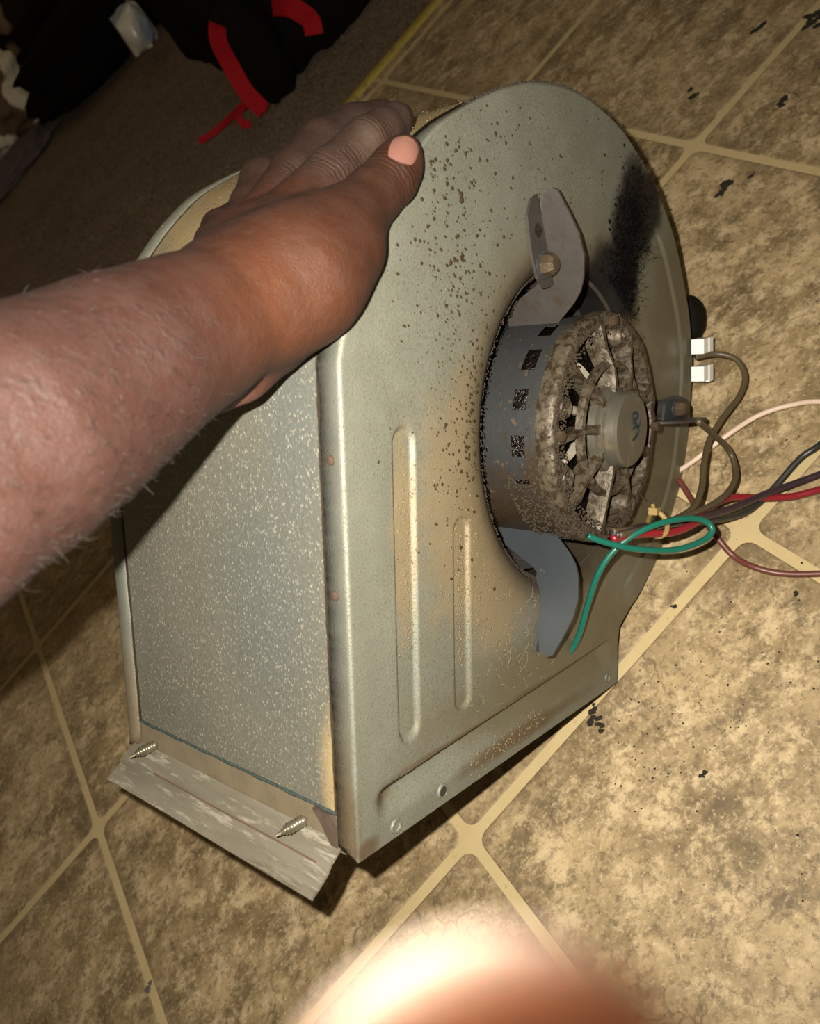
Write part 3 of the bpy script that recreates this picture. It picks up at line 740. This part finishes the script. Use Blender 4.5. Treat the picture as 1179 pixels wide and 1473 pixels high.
# ------------------------------------------------------------------ the hand and arm: a smooth distance-field surface
def surface(prims_fn, lo, hi, h):
    nx, ny, nz = [int(math.ceil((b - a) / h)) + 1 for a, b in zip(lo, hi)]
    D = np.full((nx, ny, nz), .05, np.float32)
    D = prims_fn(D, np.array(lo), h)
    inside = D < 0
    c = [(i, j, k) for i in (0, 1) for j in (0, 1) for k in (0, 1)]
    sub = {o: D[o[0]:nx - 1 + o[0], o[1]:ny - 1 + o[1], o[2]:nz - 1 + o[2]] for o in c}
    cnt = sum((sub[o] < 0).astype(np.int8) for o in c); act = (cnt > 0) & (cnt < 8)
    idx = np.full(act.shape, -1, np.int64); ii = np.argwhere(act); idx[act] = np.arange(len(ii))
    vals = {o: sub[o][act] for o in c}; P = np.zeros((len(ii), 3)); num = np.zeros(len(ii))
    for a in c:
        for ax in range(3):
            if a[ax] == 1: continue
            b = list(a); b[ax] = 1; b = tuple(b); va, vb = vals[a], vals[b]; cr = (va < 0) != (vb < 0)
            t = np.where(cr, va / np.where(cr, va - vb, 1), 0); p = np.array(a, float)[None] + 0 * t[:, None]; p[:, ax] += t
            P[cr] += p[cr]; num[cr] += 1
    V = (ii + P / num[:, None]) * h + np.array(lo)
    F = []
    for ax in range(3):
        o1, o2 = [k for k in range(3) if k != ax]
        sl0 = [slice(1, -1)] * 3; sl1 = [slice(1, -1)] * 3; sl0[ax] = slice(0, -1); sl1[ax] = slice(1, None)
        s0, s1 = inside[tuple(sl0)], inside[tuple(sl1)]; e = np.argwhere(s0 != s1); flip = s0[s0 != s1]
        base = e.copy(); base[:, o1] += 1; base[:, o2] += 1
        def cell(d1, d2):
            q = base.copy(); q[:, o1] -= d1; q[:, o2] -= d2; return idx[q[:, 0], q[:, 1], q[:, 2]]
        quad = np.stack([cell(1, 1), cell(0, 1), cell(0, 0), cell(1, 0)], 1)
        if ax == 1: flip = ~flip
        quad[~flip] = quad[~flip][:, ::-1]
        F.append(quad)
    F = np.concatenate(F); F = F[(F >= 0).all(1)]
    return V, F


def smin(a, b, k):
    h = np.clip(.5 + .5 * (b - a) / k, 0, 1); return b + (a - b) * h - k * h * (1 - h)


def cone_into(D, lo, h, a, b, ra, rb, k, flat=None):
    """blend a tapered capsule into the field (only inside its own box)"""
    a, b = np.array(a), np.array(b); m = max(ra, rb) + k + .012
    i0 = np.maximum(np.floor((np.minimum(a, b) - m - lo) / h).astype(int), 0); i1 = np.minimum(np.ceil((np.maximum(a, b) + m - lo) / h).astype(int) + 1, D.shape)
    if (i1 <= i0).any(): return
    gx, gy, gz = [((np.arange(i0[q], i1[q]) * h + lo[q])).astype(np.float32) for q in range(3)]
    X, Y, Z = gx[:, None, None] - a[0], gy[None, :, None] - a[1], gz[None, None, :] - a[2]
    e = b - a; L2 = float(e @ e) + 1e-12
    t = np.clip((X * e[0] + Y * e[1] + Z * e[2]) / L2, 0, 1)
    dx, dy, dz = X - t * e[0], Y - t * e[1], Z - t * e[2]
    if flat is not None:
        nrm, kf = flat; dn = (dx * nrm[0] + dy * nrm[1] + dz * nrm[2]) * (kf - 1); dx = dx + dn * nrm[0]; dy = dy + dn * nrm[1]; dz = dz + dn * nrm[2]
    d = np.sqrt(dx * dx + dy * dy + dz * dz) - (ra + t * (rb - ra))
    if flat is not None: d = d / (1 + (flat[1] - 1) * .5)
    s = tuple(slice(p, q) for p, q in zip(i0, i1)); D[s] = smin(D[s], d, k) if k > 0 else np.minimum(D[s], d)


def rp(px, d): return px * d * U / FPX


def chain(D, lo, h, P, k, flat=None):
    for p, q in zip(P[:-1], P[1:]): cone_into(D, lo, h, at(*p[:3]), at(*q[:3]), rp(p[3], p[2]), rp(q[3], q[2]), k, flat)


VIEW = R[2]     # optical axis, for flattening limbs slightly in depth
def cam_pt(x, y, z): return R.T @ np.array([x, y, z]) + CAM


UPPER = [((-.155, .0135, .188), .0365), ((-.235, .045, .125), .040), ((-.285, .062, .075), .040), ((-.325, .03, -.02), .043), ((-.36, -.02, -.14), .048)]
ARM = [(-330, 815, .33, 215), (-150, 715, .355, 200), (0, 634, .395, 171), (90, 583, .43, 150), (175, 530, .46, 128), (250, 490, .492, 108), (310, 460, .52, 91)]
PALM = [[(300, 466, .515, 91), (372, 425, .545, 88), (425, 388, .56, 82), (470, 350, .575, 72)],
        [(390, 432, .55, 80), (436, 402, .56, 78), (488, 356, .575, 60)],
        [(320, 440, .54, 72), (375, 365, .59, 62), (430, 312, .605, 48)],
        [(320, 430, .55, 66), (355, 360, .61, 52)], [(310, 440, .55, 60), (330, 380, .61, 46)],
        [(345, 545, .56, 30), (310, 560, .545, 22), (390, 500, .58, 40)]]
FING = {'thumb': [(470, 360, .578, 62), (505, 318, .585, 51), (535, 284, .598, 41), (561, 258, .608, 39), (573, 237, .612, 35), (582, 219, .614, 25)],
        'index': [(430, 308, .605, 48), (478, 252, .622, 38), (527, 205, .642, 34), (550, 188, .652, 29), (568, 174, .664, 24), (577, 168, .672, 18)],
        'middle': [(385, 318, .63, 44), (425, 255, .655, 37), (462, 207, .680, 33), (510, 180, .705, 28), (550, 166, .725, 22)],
        'ring': [(350, 345, .64, 36), (364, 300, .668, 33), (378, 262, .69, 32), (412, 236, .735, 27), (450, 215, .76, 22)],
        'little': [(322, 378, .64, 32), (310, 352, .668, 29), (318, 330, .70, 27), (350, 305, .74, 22)]}


def hand_field(D, lo, h):
    flat = (VIEW, 1.12)
    chain(D, lo, h, ARM, .010, flat)
    for (p, ra), (q, rb) in zip(UPPER[:-1], UPPER[1:]): cone_into(D, lo, h, cam_pt(*p), cam_pt(*q), ra, rb, .012)
    for c in PALM: chain(D, lo, h, c, .012, flat)
    for nme, P in FING.items():
        Q = np.array([at(*p[:3]) for p in P]); i0 = np.maximum(((Q.min(0) - .05 - lo) / h).astype(int), 0); i1 = np.minimum(((Q.max(0) + .05 - lo) / h).astype(int), D.shape)
        sb = tuple(slice(a, b) for a, b in zip(i0, i1)); Ds = D[sb]; Fd = np.full(Ds.shape, .05, np.float32); chain(Fd, lo + i0 * h, h, P, .0035)
        D[sb] = np.where(Fd < .03, smin(Ds, Fd, .0022 if nme != 'thumb' else .004), Ds)
    # knuckle / crease grooves on thumb and fingers
    return D


pts_ = [cam_pt(*p) for p, r in UPPER] + [np.array(at(*p[:3])) for p in ARM[1:]] + [np.array(at(*p[:3])) for P in FING.values() for p in P] + [at(540, 420, .57), at(340, 580, .56)]
lo_ = np.min(pts_, 0) - .05; hi_ = np.max(pts_, 0) + .05
HV, HF = surface(hand_field, lo_, hi_, .0017)
hme = mesh('person', HV, HF)
bmh = bmesh.new(); bmh.from_mesh(hme)
for _ in range(2): bmesh.ops.smooth_vert(bmh, verts=bmh.verts, factor=.5, use_axis_x=True, use_axis_y=True, use_axis_z=True)
bmesh.ops.recalc_face_normals(bmh, faces=bmh.faces); bmh.to_mesh(hme); bmh.free()
HV = np.array([v.co[:] for v in hme.vertices]); HN = np.array([v.normal[:] for v in hme.vertices])


def segd(V, a, b):
    a, b = np.array(a), np.array(b); e = b - a; t = np.clip(((V - a) @ e) / (e @ e), 0, 1); return np.linalg.norm(V - a - t[:, None] * e, axis=1), t


# skin tone zones (pigment, dust and a painted highlight): forearm, back of hand, dusty fingers, darker thumb knuckle, pale palm edge
col = np.tile(np.array((.033, .0102, .0045)), (len(HV), 1))
def zone(mask, c): global col; col = col * (1 - mask[:, None]) + np.array(c) * mask[:, None]
def gauss(p, r): return np.exp(-(np.linalg.norm(HV - np.array(p), axis=1) / r) ** 2)
arm_ax = at(310, 455, .52) - at(0, 634, .395); arm_ax /= np.linalg.norm(arm_ax); s_arm = (HV - at(250, 490, .492)) @ arm_ax
zone(np.clip(.5 - s_arm / .06, 0, 1), (.026, .0097, .0068))
zone(gauss(at(430, 430, .5), .028) * .6, (.080, .026, .0098))  # highlight on the thumb base, painted into the skin colour
for nme, cc in (('index', (.030, .0195, .015)), ('middle', (.023, .0135, .0105)), ('ring', (.023, .0118, .0085)), ('little', (.030, .0115, .007))):
    P = FING[nme]; dd = np.min([segd(HV, at(*p[:3]), at(*q[:3]))[0] for p, q in zip(P[1:-1], P[2:])], 0); zone(np.clip(1.35 - dd / .021, 0, 1), cc)
P = FING['thumb']; dd = np.min([segd(HV, at(*p[:3]), at(*q[:3]))[0] for p, q in zip(P[2:-1], P[3:])], 0); zone(np.clip(1.3 - dd / .024, 0, 1) * .8, (.026, .0092, .0042))
zone(gauss(at(482, 292, .57), .014) * .7, (.028, .012, .007))
zone(gauss(at(535, 205, .62), .009) * .6, (.085, .063, .045))
zone(gauss(at(325, 572, .55), .014) * .9, (.20, .08, .056)); zone(gauss(at(598, 232, .61), .008) * .5, (.09, .03, .013))
# fine crease relief on thumb joint and first finger joint (mesh-level)
disp = np.zeros(len(HV))
def creases(p, q, t0, pitch, nn, amp, wid):
    a, b = np.array(at(*p)), np.array(at(*q)); e = b - a; L = np.linalg.norm(e); e /= L; s = (HV - a) @ e; dr = np.linalg.norm(HV - a - s[:, None] * e, axis=1)
    for k in range(nn): disp[:] -= amp * np.exp(-((s - t0 - pitch * k) / wid) ** 2) * (dr < .03)
crs = np.zeros((len(HV), 4))
def crease(p, q, rad):
    a, b = np.array(at(*p)), np.array(at(*q)); e = b - a; L = np.linalg.norm(e); e /= L; sv = (HV - a) @ e
    m_ = np.exp(-((sv - L / 2) / (L * .5)) ** 4) * (np.linalg.norm(HV - a - sv[:, None] * e, axis=1) < rad)
    k = m_ > crs[:, 1]; crs[k, 0] = sv[k]; crs[k, 1] = m_[k]
crease((548, 272, .602), (572, 246, .61), .026); crease((462, 274, .612), (482, 254, .62), .026); crease((522, 212, .64), (540, 196, .65), .022)
crs[:, 2] = np.clip(.35 - s_arm / .05, 0, 1)
at2 = hme.color_attributes.new('crease', 'FLOAT_COLOR', 'POINT'); at2.data.foreach_set('color', crs.ravel())
attr = hme.color_attributes.new('skin', 'FLOAT_COLOR', 'POINT')
attr.data.foreach_set('color', np.concatenate([col, np.ones((len(col), 1))], 1).ravel())
t = NT('brown_skin'); at_n = t.n('ShaderNodeAttribute', attribute_name='skin')
P = t.pos()
base = t.mix(t.ramp(t.noise(45, 6, .65, P), .35, .7, 0, .35), at_n.outputs['Color'], (.026, .0095, .005)); base = t.mix(t.ramp(t.noise(420, 4, .7, P), .58, .75, 0, .4), base, (.018, .0075, .0045))
wv = t.n('ShaderNodeTexWave', wave_type='BANDS', bands_direction='DIAGONAL'); t.l(P, wv.inputs[0]); wv.inputs['Scale'].default_value = 330; wv.inputs['Distortion'].default_value = 6; wv.inputs['Detail'].default_value = 3; wv.inputs['Detail Scale'].default_value = 1.5
nr = t.bump(t.noise(150, 5, .65, P), .0011, .6); nr = t.bump(t.voro(650, t.vmap(vec=P, scale=(1, 1.6, .8)), feature='DISTANCE_TO_EDGE'), .0005, .5, nr)
ca = t.n('ShaderNodeAttribute', attribute_name='crease'); cx_ = t.xyz(ca.outputs['Vector'])
hgt = t.math('MULTIPLY', t.math('SINE', t.math('ADD', t.math('MULTIPLY', cx_[0], 2600), t.math('MULTIPLY', t.noise(90, 3, .5, P), 14))), cx_[1])
nr = t.bump(hgt, .00013, .7, nr)
stk = t.ramp(t.noise(210, 5, .6, t.vmap(vec=P, scale=(1.7, 1, .6), rot=(.3, .2, .5)), 1.2), .53, .66); stk = t.math('MULTIPLY', stk, cx_[2])
base = t.mix(t.math('MULTIPLY', stk, .6), base, (.014, .006, .0042)); nr = t.bump(stk, .0005, .4, nr)
t.b.inputs['Subsurface Weight'].default_value = .08; t.b.inputs['Subsurface Radius'].default_value = (.004, .0015, .0008); t.b.inputs['Subsurface Scale'].default_value = 1
M_skin = t.done(base, t.ramp(t.noise(120, 4, .6, P), .3, .7, .54, .7), 0, nr, .36)
person = link('person', hme, M_skin, label="bare brown forearm and hand of a person gripping the blower's rounded top", cat='person')


def nail(name, cen, axis, wid, ln, parent):
    """curved plate laid on the finger surface; cen/axis/wid/ln in frame pixels around the thumb tip"""
    from mathutils.bvhtree import BVHTree
    bv = BVHTree.FromPolygons([v.co for v in hme.vertices], [p.vertices[:] for p in hme.polygons])
    ux, uy = axis; q = math.hypot(ux, uy); ux, uy = ux / q, uy / q; A, B = 17, 15; V = []; F = []
    for i in range(A):
        x = i / (A - 1) * 2 - 1
        for j in range(B):
            y = j / (B - 1) * 2 - 1
            ww = wid * (1 - .30 * max(0, x) ** 2.5 - .16 * max(0, -x) ** 3); xx = x - .22 * y * y * (1 if x > 0 else -.6) * abs(x)
            px_, py_ = cen[0] + ux * xx * ln - uy * y * ww, cen[1] + uy * xx * ln + ux * y * ww
            d = at(px_, py_, 1.0) - CAM; d /= np.linalg.norm(d); h = bv.ray_cast(Vector(CAM), Vector(d))
            p = np.array(h[0]) if h[0] is not None else V[-1] + 0
            V.append(p - VIEW * (.0007 - .0004 * y * y + .0004 * max(0, x)))
    k = len(V); V += [v + VIEW * .0011 for v in V]
    for i in range(A - 1):
        for j in range(B - 1): a = i * B + j; f = (a, a + 1, a + B + 1, a + B); F += [f, tuple(q + k for q in f[::-1])]
    per = [j for j in range(B)] + [i * B + B - 1 for i in range(1, A)] + [(A - 1) * B + j for j in range(B - 2, -1, -1)] + [i * B for i in range(A - 2, 0, -1)]
    for a, b in zip(per, per[1:] + per[:1]): F.append((b, a, a + k, b + k))
    mb = MB(); mb.add(V, F); return mb.build(name, M_nail, parent, sharp=50)


t = NT('pink_nail'); P = t.pos(); M_nail = t.done(t.mix(t.noise(60, 3, .5, P), (.165, .072, .056), (.21, .105, .083)), .28, 0, None, .5)
o = nail('thumb_nail', (581, 216), (.36, -.93), 21, 19, person); o['label'] = 'pink thumb nail'

# short curly arm hair (uncountable)
mb = MB(); cand = np.where((s_arm < -.01) & (s_arm > -.24) & ((HN @ -VIEW) > -.15))[0]
for i in rng.choice(cand, min(3000, len(cand)), replace=False):
    p, nn = HV[i], HN[i]
    if random.random() < .45 and (p - at(200, 480, .45)) @ arm_ax > .0: continue
    d = (nn * .18 + arm_ax * random.uniform(.1, .6) + np.array((random.gauss(0, .3), random.gauss(0, .3), random.gauss(0, .3) - .5))); d = d / np.linalg.norm(d) * random.uniform(.0008, .0017); P = [p - nn * .0003]
    for k in range(3): P.append(P[-1] + d); d = d * .9 - nn * .0003 + np.array((random.gauss(0, .0005), random.gauss(0, .0005), random.gauss(0, .0005)))
    mb.tube(P, [.00008, .00008, .00006, .00003], 3, False)
mb.build('arm_hair', simple('black_arm_hair', (.02, .012, .008), .5), person, sharp=None, kind='stuff')


# ------------------------------------------------------------------ finger of the other hand, right in front of the lens
def finger_field(D, lo, h):
    g = lambda x, y, d: at(x, y, d)
    P = [(735, 1742, .037), (690, 1960, .039), (560, 2700, .043), (400, 4200, .050)]
    rr = [.0068, .0078, .0085, .0092]
    for (a, b), (ra, rb) in zip(zip(P[:-1], P[1:]), zip(rr[:-1], rr[1:])): cone_into(D, lo, h, at(*a), at(*b), ra, rb, .004)
    return D


pf = [at(735, 1742, .037), at(690, 1960, .039), at(560, 2700, .043), at(400, 4200, .050)]
FV, FF = surface(finger_field, np.min(pf, 0) - .014, np.max(pf, 0) + .014, .0012)
fme = mesh('person', FV, FF)
t = NT('pale_pink_fingertip'); P = t.pos(); t.b.inputs['Subsurface Weight'].default_value = 1.0; t.b.inputs['Subsurface Radius'].default_value = (.008, .006, .005); t.b.inputs['Subsurface Scale'].default_value = 1.0; M_tip = t.done(t.mix(t.noise(200, 3, .5, P), (.78, .56, .46), (.84, .62, .53)), .6, 0, t.bump(t.noise(900, 3, .6, P), .0003, .4), .3)
link('person', fme, M_tip, label='blurred pink fingertip close to the lens at the bottom edge', cat='person')

# ------------------------------------------------------------------ soot crumbs on the floor
M_soot = simple('black_soot', (.016, .012, .008), .95, 0, .5, 400)
FL = [(1172, 30, 13, 'largest black soot flake by the top right corner'), (1165, 22, 7, None), (1088, 42, 8, 'jagged soot flake left of the upper grout line, near the top edge'), (1098, 34, 6, None), (997, 138, 8, 'oval soot flake just right of the blower top'), (991, 130, 5, None), (1127, 145, 9, 'round soot spot between the grout lines at upper right'), (1045, 268, 12, 'dark soot smear below the upper right grout crossing'), (1036, 278, 8, None), (1082, 252, 6, 'small soot crumb beside the dark smear at upper right'), (858, 1035, 12, 'stringy black soot flake beside the low corner of the blower'), (866, 1048, 8, None), (852, 1020, 7, None), (1013, 1112, 6, 'round soot crumb alone on the big tile at lower right'), (1144, 855, 5, 'soot crumb under the maroon wire'), (970, 873, 5, 'soot crumb on the grout line right of the blower')]
cur = None
for x, y, r, lab in FL:
    p = fl(x, y); d = np.linalg.norm(p - CAM); rr = r * d / FPX * .72
    if lab: cur = MB(); curl = lab
    for k in range(6): cur.chip(p + np.array((random.gauss(0, rr * .5), random.gauss(0, rr * .4), .0001)), rr * random.uniform(.45, .9), (0, 0, 1), .3)
    i = FL.index((x, y, r, lab))
    if i + 1 == len(FL) or FL[i + 1][3]: cur.build('soot_flake', M_soot, None, label=curl, cat='soot', group='soot flakes on the floor', sharp=None)
mb = MB()
for _ in range(240):
    x, y = (random.gauss(950, 90), random.gauss(1040, 90)) if random.random() < .4 else (random.uniform(880, 1179), random.uniform(0, 1300))
    p = fl(x, y); mb.chip(p + np.array((0, 0, .0001)), random.choice([.0004, .0005, .0006, .0008, .0010]), (0, 0, 1), .5)
mb.build('soot_crumbs', M_soot, None, label='fine scattered black soot crumbs on the tiles', cat='soot', kind='stuff', sharp=None)
mb = MB(); p = fl(213, 1423); mb.chip(p, .004, (0, 0, 1), .2); mb.chip(p + np.array((.004, .003, 0)), .003, (0, 0, 1), .2)
mb.build('paint_fleck', simple('grey_fleck', (.10, .09, .09), .8), None, label='small grey fleck on the grout line at lower left', cat='fleck')


# ------------------------------------------------------------------ bags and clothes on the carpet
def lump(name, base, ax, size, mat, seed, label=None, cat=None, parent=None, amp=.12, sq=.6, n=40, freq=2.2, kind=None):
    """soft rounded box standing on the floor, creased by noise"""
    V = []; F = []; ax = np.array(ax)
    for i in range(n + 1):
        v = -math.pi / 2 + math.pi * i / n
        for j in range(2 * n):
            u = 2 * math.pi * j / (2 * n)
            f = lambda q: math.copysign(abs(q) ** sq, q)
            x, y, z = f(math.cos(v)) * f(math.cos(u)), f(math.cos(v)) * f(math.sin(u)), f(math.sin(v))
            nn = mnoise.fractal(Vector((x * freq + seed, y * freq, z * freq)), 1.0, 2.0, 4) * amp
            q = np.array((x, y, z)) * (1 + nn); V.append(np.array(base) + ax[0] * q[0] * size[0] + ax[1] * q[1] * size[1] + np.array((0, 0, max(.002, (q[2] + 1) * size[2]))))
    for i in range(n):
        for j in range(2 * n): F.append((i * 2 * n + j, i * 2 * n + (j + 1) % (2 * n), (i + 1) * 2 * n + (j + 1) % (2 * n), (i + 1) * 2 * n + j))
    mb = MB(); mb.add(V, F); return mb.build(name, mat, parent, sharp=None, label=label, cat=cat, kind=kind)


def ribbon(name, P, w, mat, parent=None, side=None, **k):
    P = crom(P, 8); V = []; F = []; n = len(P)
    for i, p in enumerate(P):
        tdir = P[min(i + 1, n - 1)] - P[max(i - 1, 0)]; tdir /= np.linalg.norm(tdir) + 1e-9
        sd = np.cross(tdir, p - CAM) if side is None else np.array(side, float); sd = sd / np.linalg.norm(sd); nr_ = np.cross(tdir, sd); nr_ /= np.linalg.norm(nr_)
        for s1, s2 in ((-1, -1), (1, -1), (1, 1), (-1, 1)): V.append(p + sd * s1 * w / 2 + nr_ * s2 * .0012)
    for i in range(n - 1):
        for j in range(4): F.append((i * 4 + j, i * 4 + (j + 1) % 4, (i + 1) * 4 + (j + 1) % 4, (i + 1) * 4 + j))
    F += [(3, 2, 1, 0), (4 * n - 4, 4 * n - 3, 4 * n - 2, 4 * n - 1)]
    mb = MB(); mb.add(V, F); return mb.build(name, mat, parent, sharp=40, **k)


XA, YA = np.array((1., 0, 0)), np.array((0, 1., 0))
M_black = simple('black_nylon', (.004, .0037, .0037), .9, 0, .4, 60, .002, spec=.1)
M_red = simple('red_webbing', (.27, .004, .009), .8, 0, .25, 220, .0006, spec=.15)
pk = fl(395, 172)
bag = lump('backpack', pk + XA * .30 + YA * .16, (XA, YA), (.29, .15, .22), M_black, 3.1, 'black backpack with hanging red straps standing on the carpet', 'bag', None, .10, .45)
lump('front_pocket', pk + XA * .30 + YA * .03, (XA, YA), (.20, .05, .12), M_black, 5.1, parent=bag, amp=.1, sq=.5, n=20)
def up(x, y, dx, z):  # point above the floor point seen at x,y
    return fl(x, y) + np.array((0, 0, z))
d0 = np.linalg.norm(pk - CAM) * .97
def deep(x, y, k=1.0): 
    w = R.T @ np.array([(x - CX) / FPX, (y - CY) / FPX, 1.0]); return CAM + w / np.linalg.norm(w) * d0 * k
ribbon('strap', [deep(322, 30, 1.02), deep(313, 36, 1.0), deep(315, 62, .99), deep(332, 95, .975), deep(352, 130, .97), deep(372, 152, .968), deep(380, 160, .966)], .028, M_red, bag)
ribbon('strap', [deep(392, 8, 1.0), deep(412, 8, .985), deep(436, 20, .98), deep(448, 32, .975), deep(452, 50, .975)], .030, M_red, bag)
ribbon('strap_end', [deep(384, 156, .965), deep(362, 150, .975), deep(348, 154, .985), deep(343, 166, .99), deep(350, 179, .99), deep(360, 176, .99)], .012, M_red, bag)
ribbon('strap_tail', [deep(345, 155, .975), deep(325, 175, 1.0), deep(305, 192, 1.01), deep(286, 204, 1.01)], .010, M_red, bag)
lump('lower_flap', pk + XA * .055 + YA * .035, (XA, YA), (.05, .05, .10), M_black, 2.2, parent=bag, amp=.2, sq=.8, n=16); lump('side_pocket', fl(455, 92) + XA * .03 + YA * .05, (XA, YA), (.12, .06, .07), M_black, 8.2, parent=bag, amp=.2, sq=.7, n=16)

pk2 = fl(104, 202)
lump('duffel_bag', pk2 + XA * .53 + YA * .15, (XA, YA), (.52, .14, .09), M_black, 9.3, 'black duffel bag lying behind the white packet on the carpet', 'bag', None, .12, .6)
# white packet with blue-grey sides
t = NT('white_packet_film'); M_pk = t.done(t.mix(t.noise(30, 3), (.82, .79, .68), (.92, .9, .82)), .42, .35, t.bump(t.noise(40, 4), .004, .5))
M_pb = simple('blue_grey_print', (.30, .36, .47), .4, 0, .2, 40)
d1 = np.linalg.norm(fl(190, 82) - CAM) * .90
def dp(x, y, k=1.0):
    w = R.T @ np.array([(x - CX) / FPX, (y - CY) / FPX, 1.0]); return CAM + w / np.linalg.norm(w) * d1 * k
pkt = empty('packet', fl(190, 82), 'crumpled white packet with blue-grey side panels on the black duffel bag', 'packet')
def sheet(name, Q, mat, par, n=8, bulge=.0):
    Q = [np.array(q) for q in Q]; V = []; F = []; nv = np.cross(Q[1] - Q[0], Q[3] - Q[0]); nv /= np.linalg.norm(nv)
    if nv @ (CAM - Q[0]) < 0: nv = -nv
    for i in range(n + 1):
        for j in range(n + 1):
            u, v = i / n, j / n; p = Q[0] * (1 - u) * (1 - v) + Q[1] * u * (1 - v) + Q[2] * u * v + Q[3] * (1 - u) * v
            V.append(p + nv * (bulge * math.sin(math.pi * u) * math.sin(math.pi * v) + .004 * mnoise.noise(Vector((u * 4, v * 4, bulge * 90)))) - np.array(par.location))
    k = len(V); V += [v - nv * .022 for v in V]
    for i in range(n):
        for j in range(n): a = i * (n + 1) + j; f = (a, a + 1, a + n + 2, a + n + 1); F += [f, tuple(q + k for q in f[::-1])]
    per = [j for j in range(n + 1)] + [i * (n + 1) + n for i in range(1, n + 1)] + [n * (n + 1) + j for j in range(n - 1, -1, -1)] + [i * (n + 1) for i in range(n - 1, 0, -1)]
    for a, b in zip(per, per[1:] + per[:1]): F.append((b, a, a + k, b + k))
    mb = MB(); mb.add(V, F); return mb.build(name, mat, par, sharp=50)
sheet('front_panel', [dp(186, 6), dp(168, 40, 1.0), dp(196, 82, 1.01), dp(220, 66, 1.01)], M_pk, pkt, bulge=.03)
sheet('side_panel', [dp(183, 0, 1.02), dp(157, 27, 1.03), dp(170, 44, 1.005), dp(188, 8, 1.005)], M_pb, pkt, bulge=.01)
sheet('side_panel', [dp(192, 4, 1.01), dp(203, 42, .995), dp(219, 60, 1.005), dp(226, 44, 1.02)], M_pb, pkt, bulge=.01)
sheet('top_panel', [dp(181, 0, 1.03), dp(194, 2, 1.03), dp(226, 44, 1.035), dp(196, 14, 1.0)], M_pk, pkt, bulge=.01)
# heap of clothes at the left edge
def cloth_mat(name, a, b, sc): 
    t = NT(name); return t.done(t.mix(t.ramp(t.noise(sc, 2, .4), .52, .57), a, b), .9, 0, t.bump(t.noise(60, 4), .006, .6), .1)
M_print = cloth_mat('brown_white_print', (.72, .66, .53), (.17, .105, .06), 9)
M_grey = simple('grey_mauve_cloth', (.105, .08, .078), .95, 0, .25, 25, .004); M_brown = cloth_mat('dark_brown_print', (.02, .013, .009), (.26, .175, .115), 5)
g = fl(46, 214); lump('garment', g + XA * -.12 + YA * -.05, (XA, YA), (.20, .09, .02), M_grey, 1.7, 'grey mauve garment spread on the carpet at the left edge', 'clothing', None, .3, .8)
g = fl(96, 163); lump('garment', g + XA * -.13 + YA * .19, (XA, YA), (.14, .12, .11), M_print, 4.4, 'white and brown printed garment heaped at the left edge behind the grey one', 'clothing', None, .35, .8)
g = fl(125, 75); lump('garment', g + XA * .30 + YA * .72, (XA, YA), (.62, .32, .24), M_brown, 6.4, 'dark brown patterned garment at the top left corner', 'clothing', None, .35, .8)
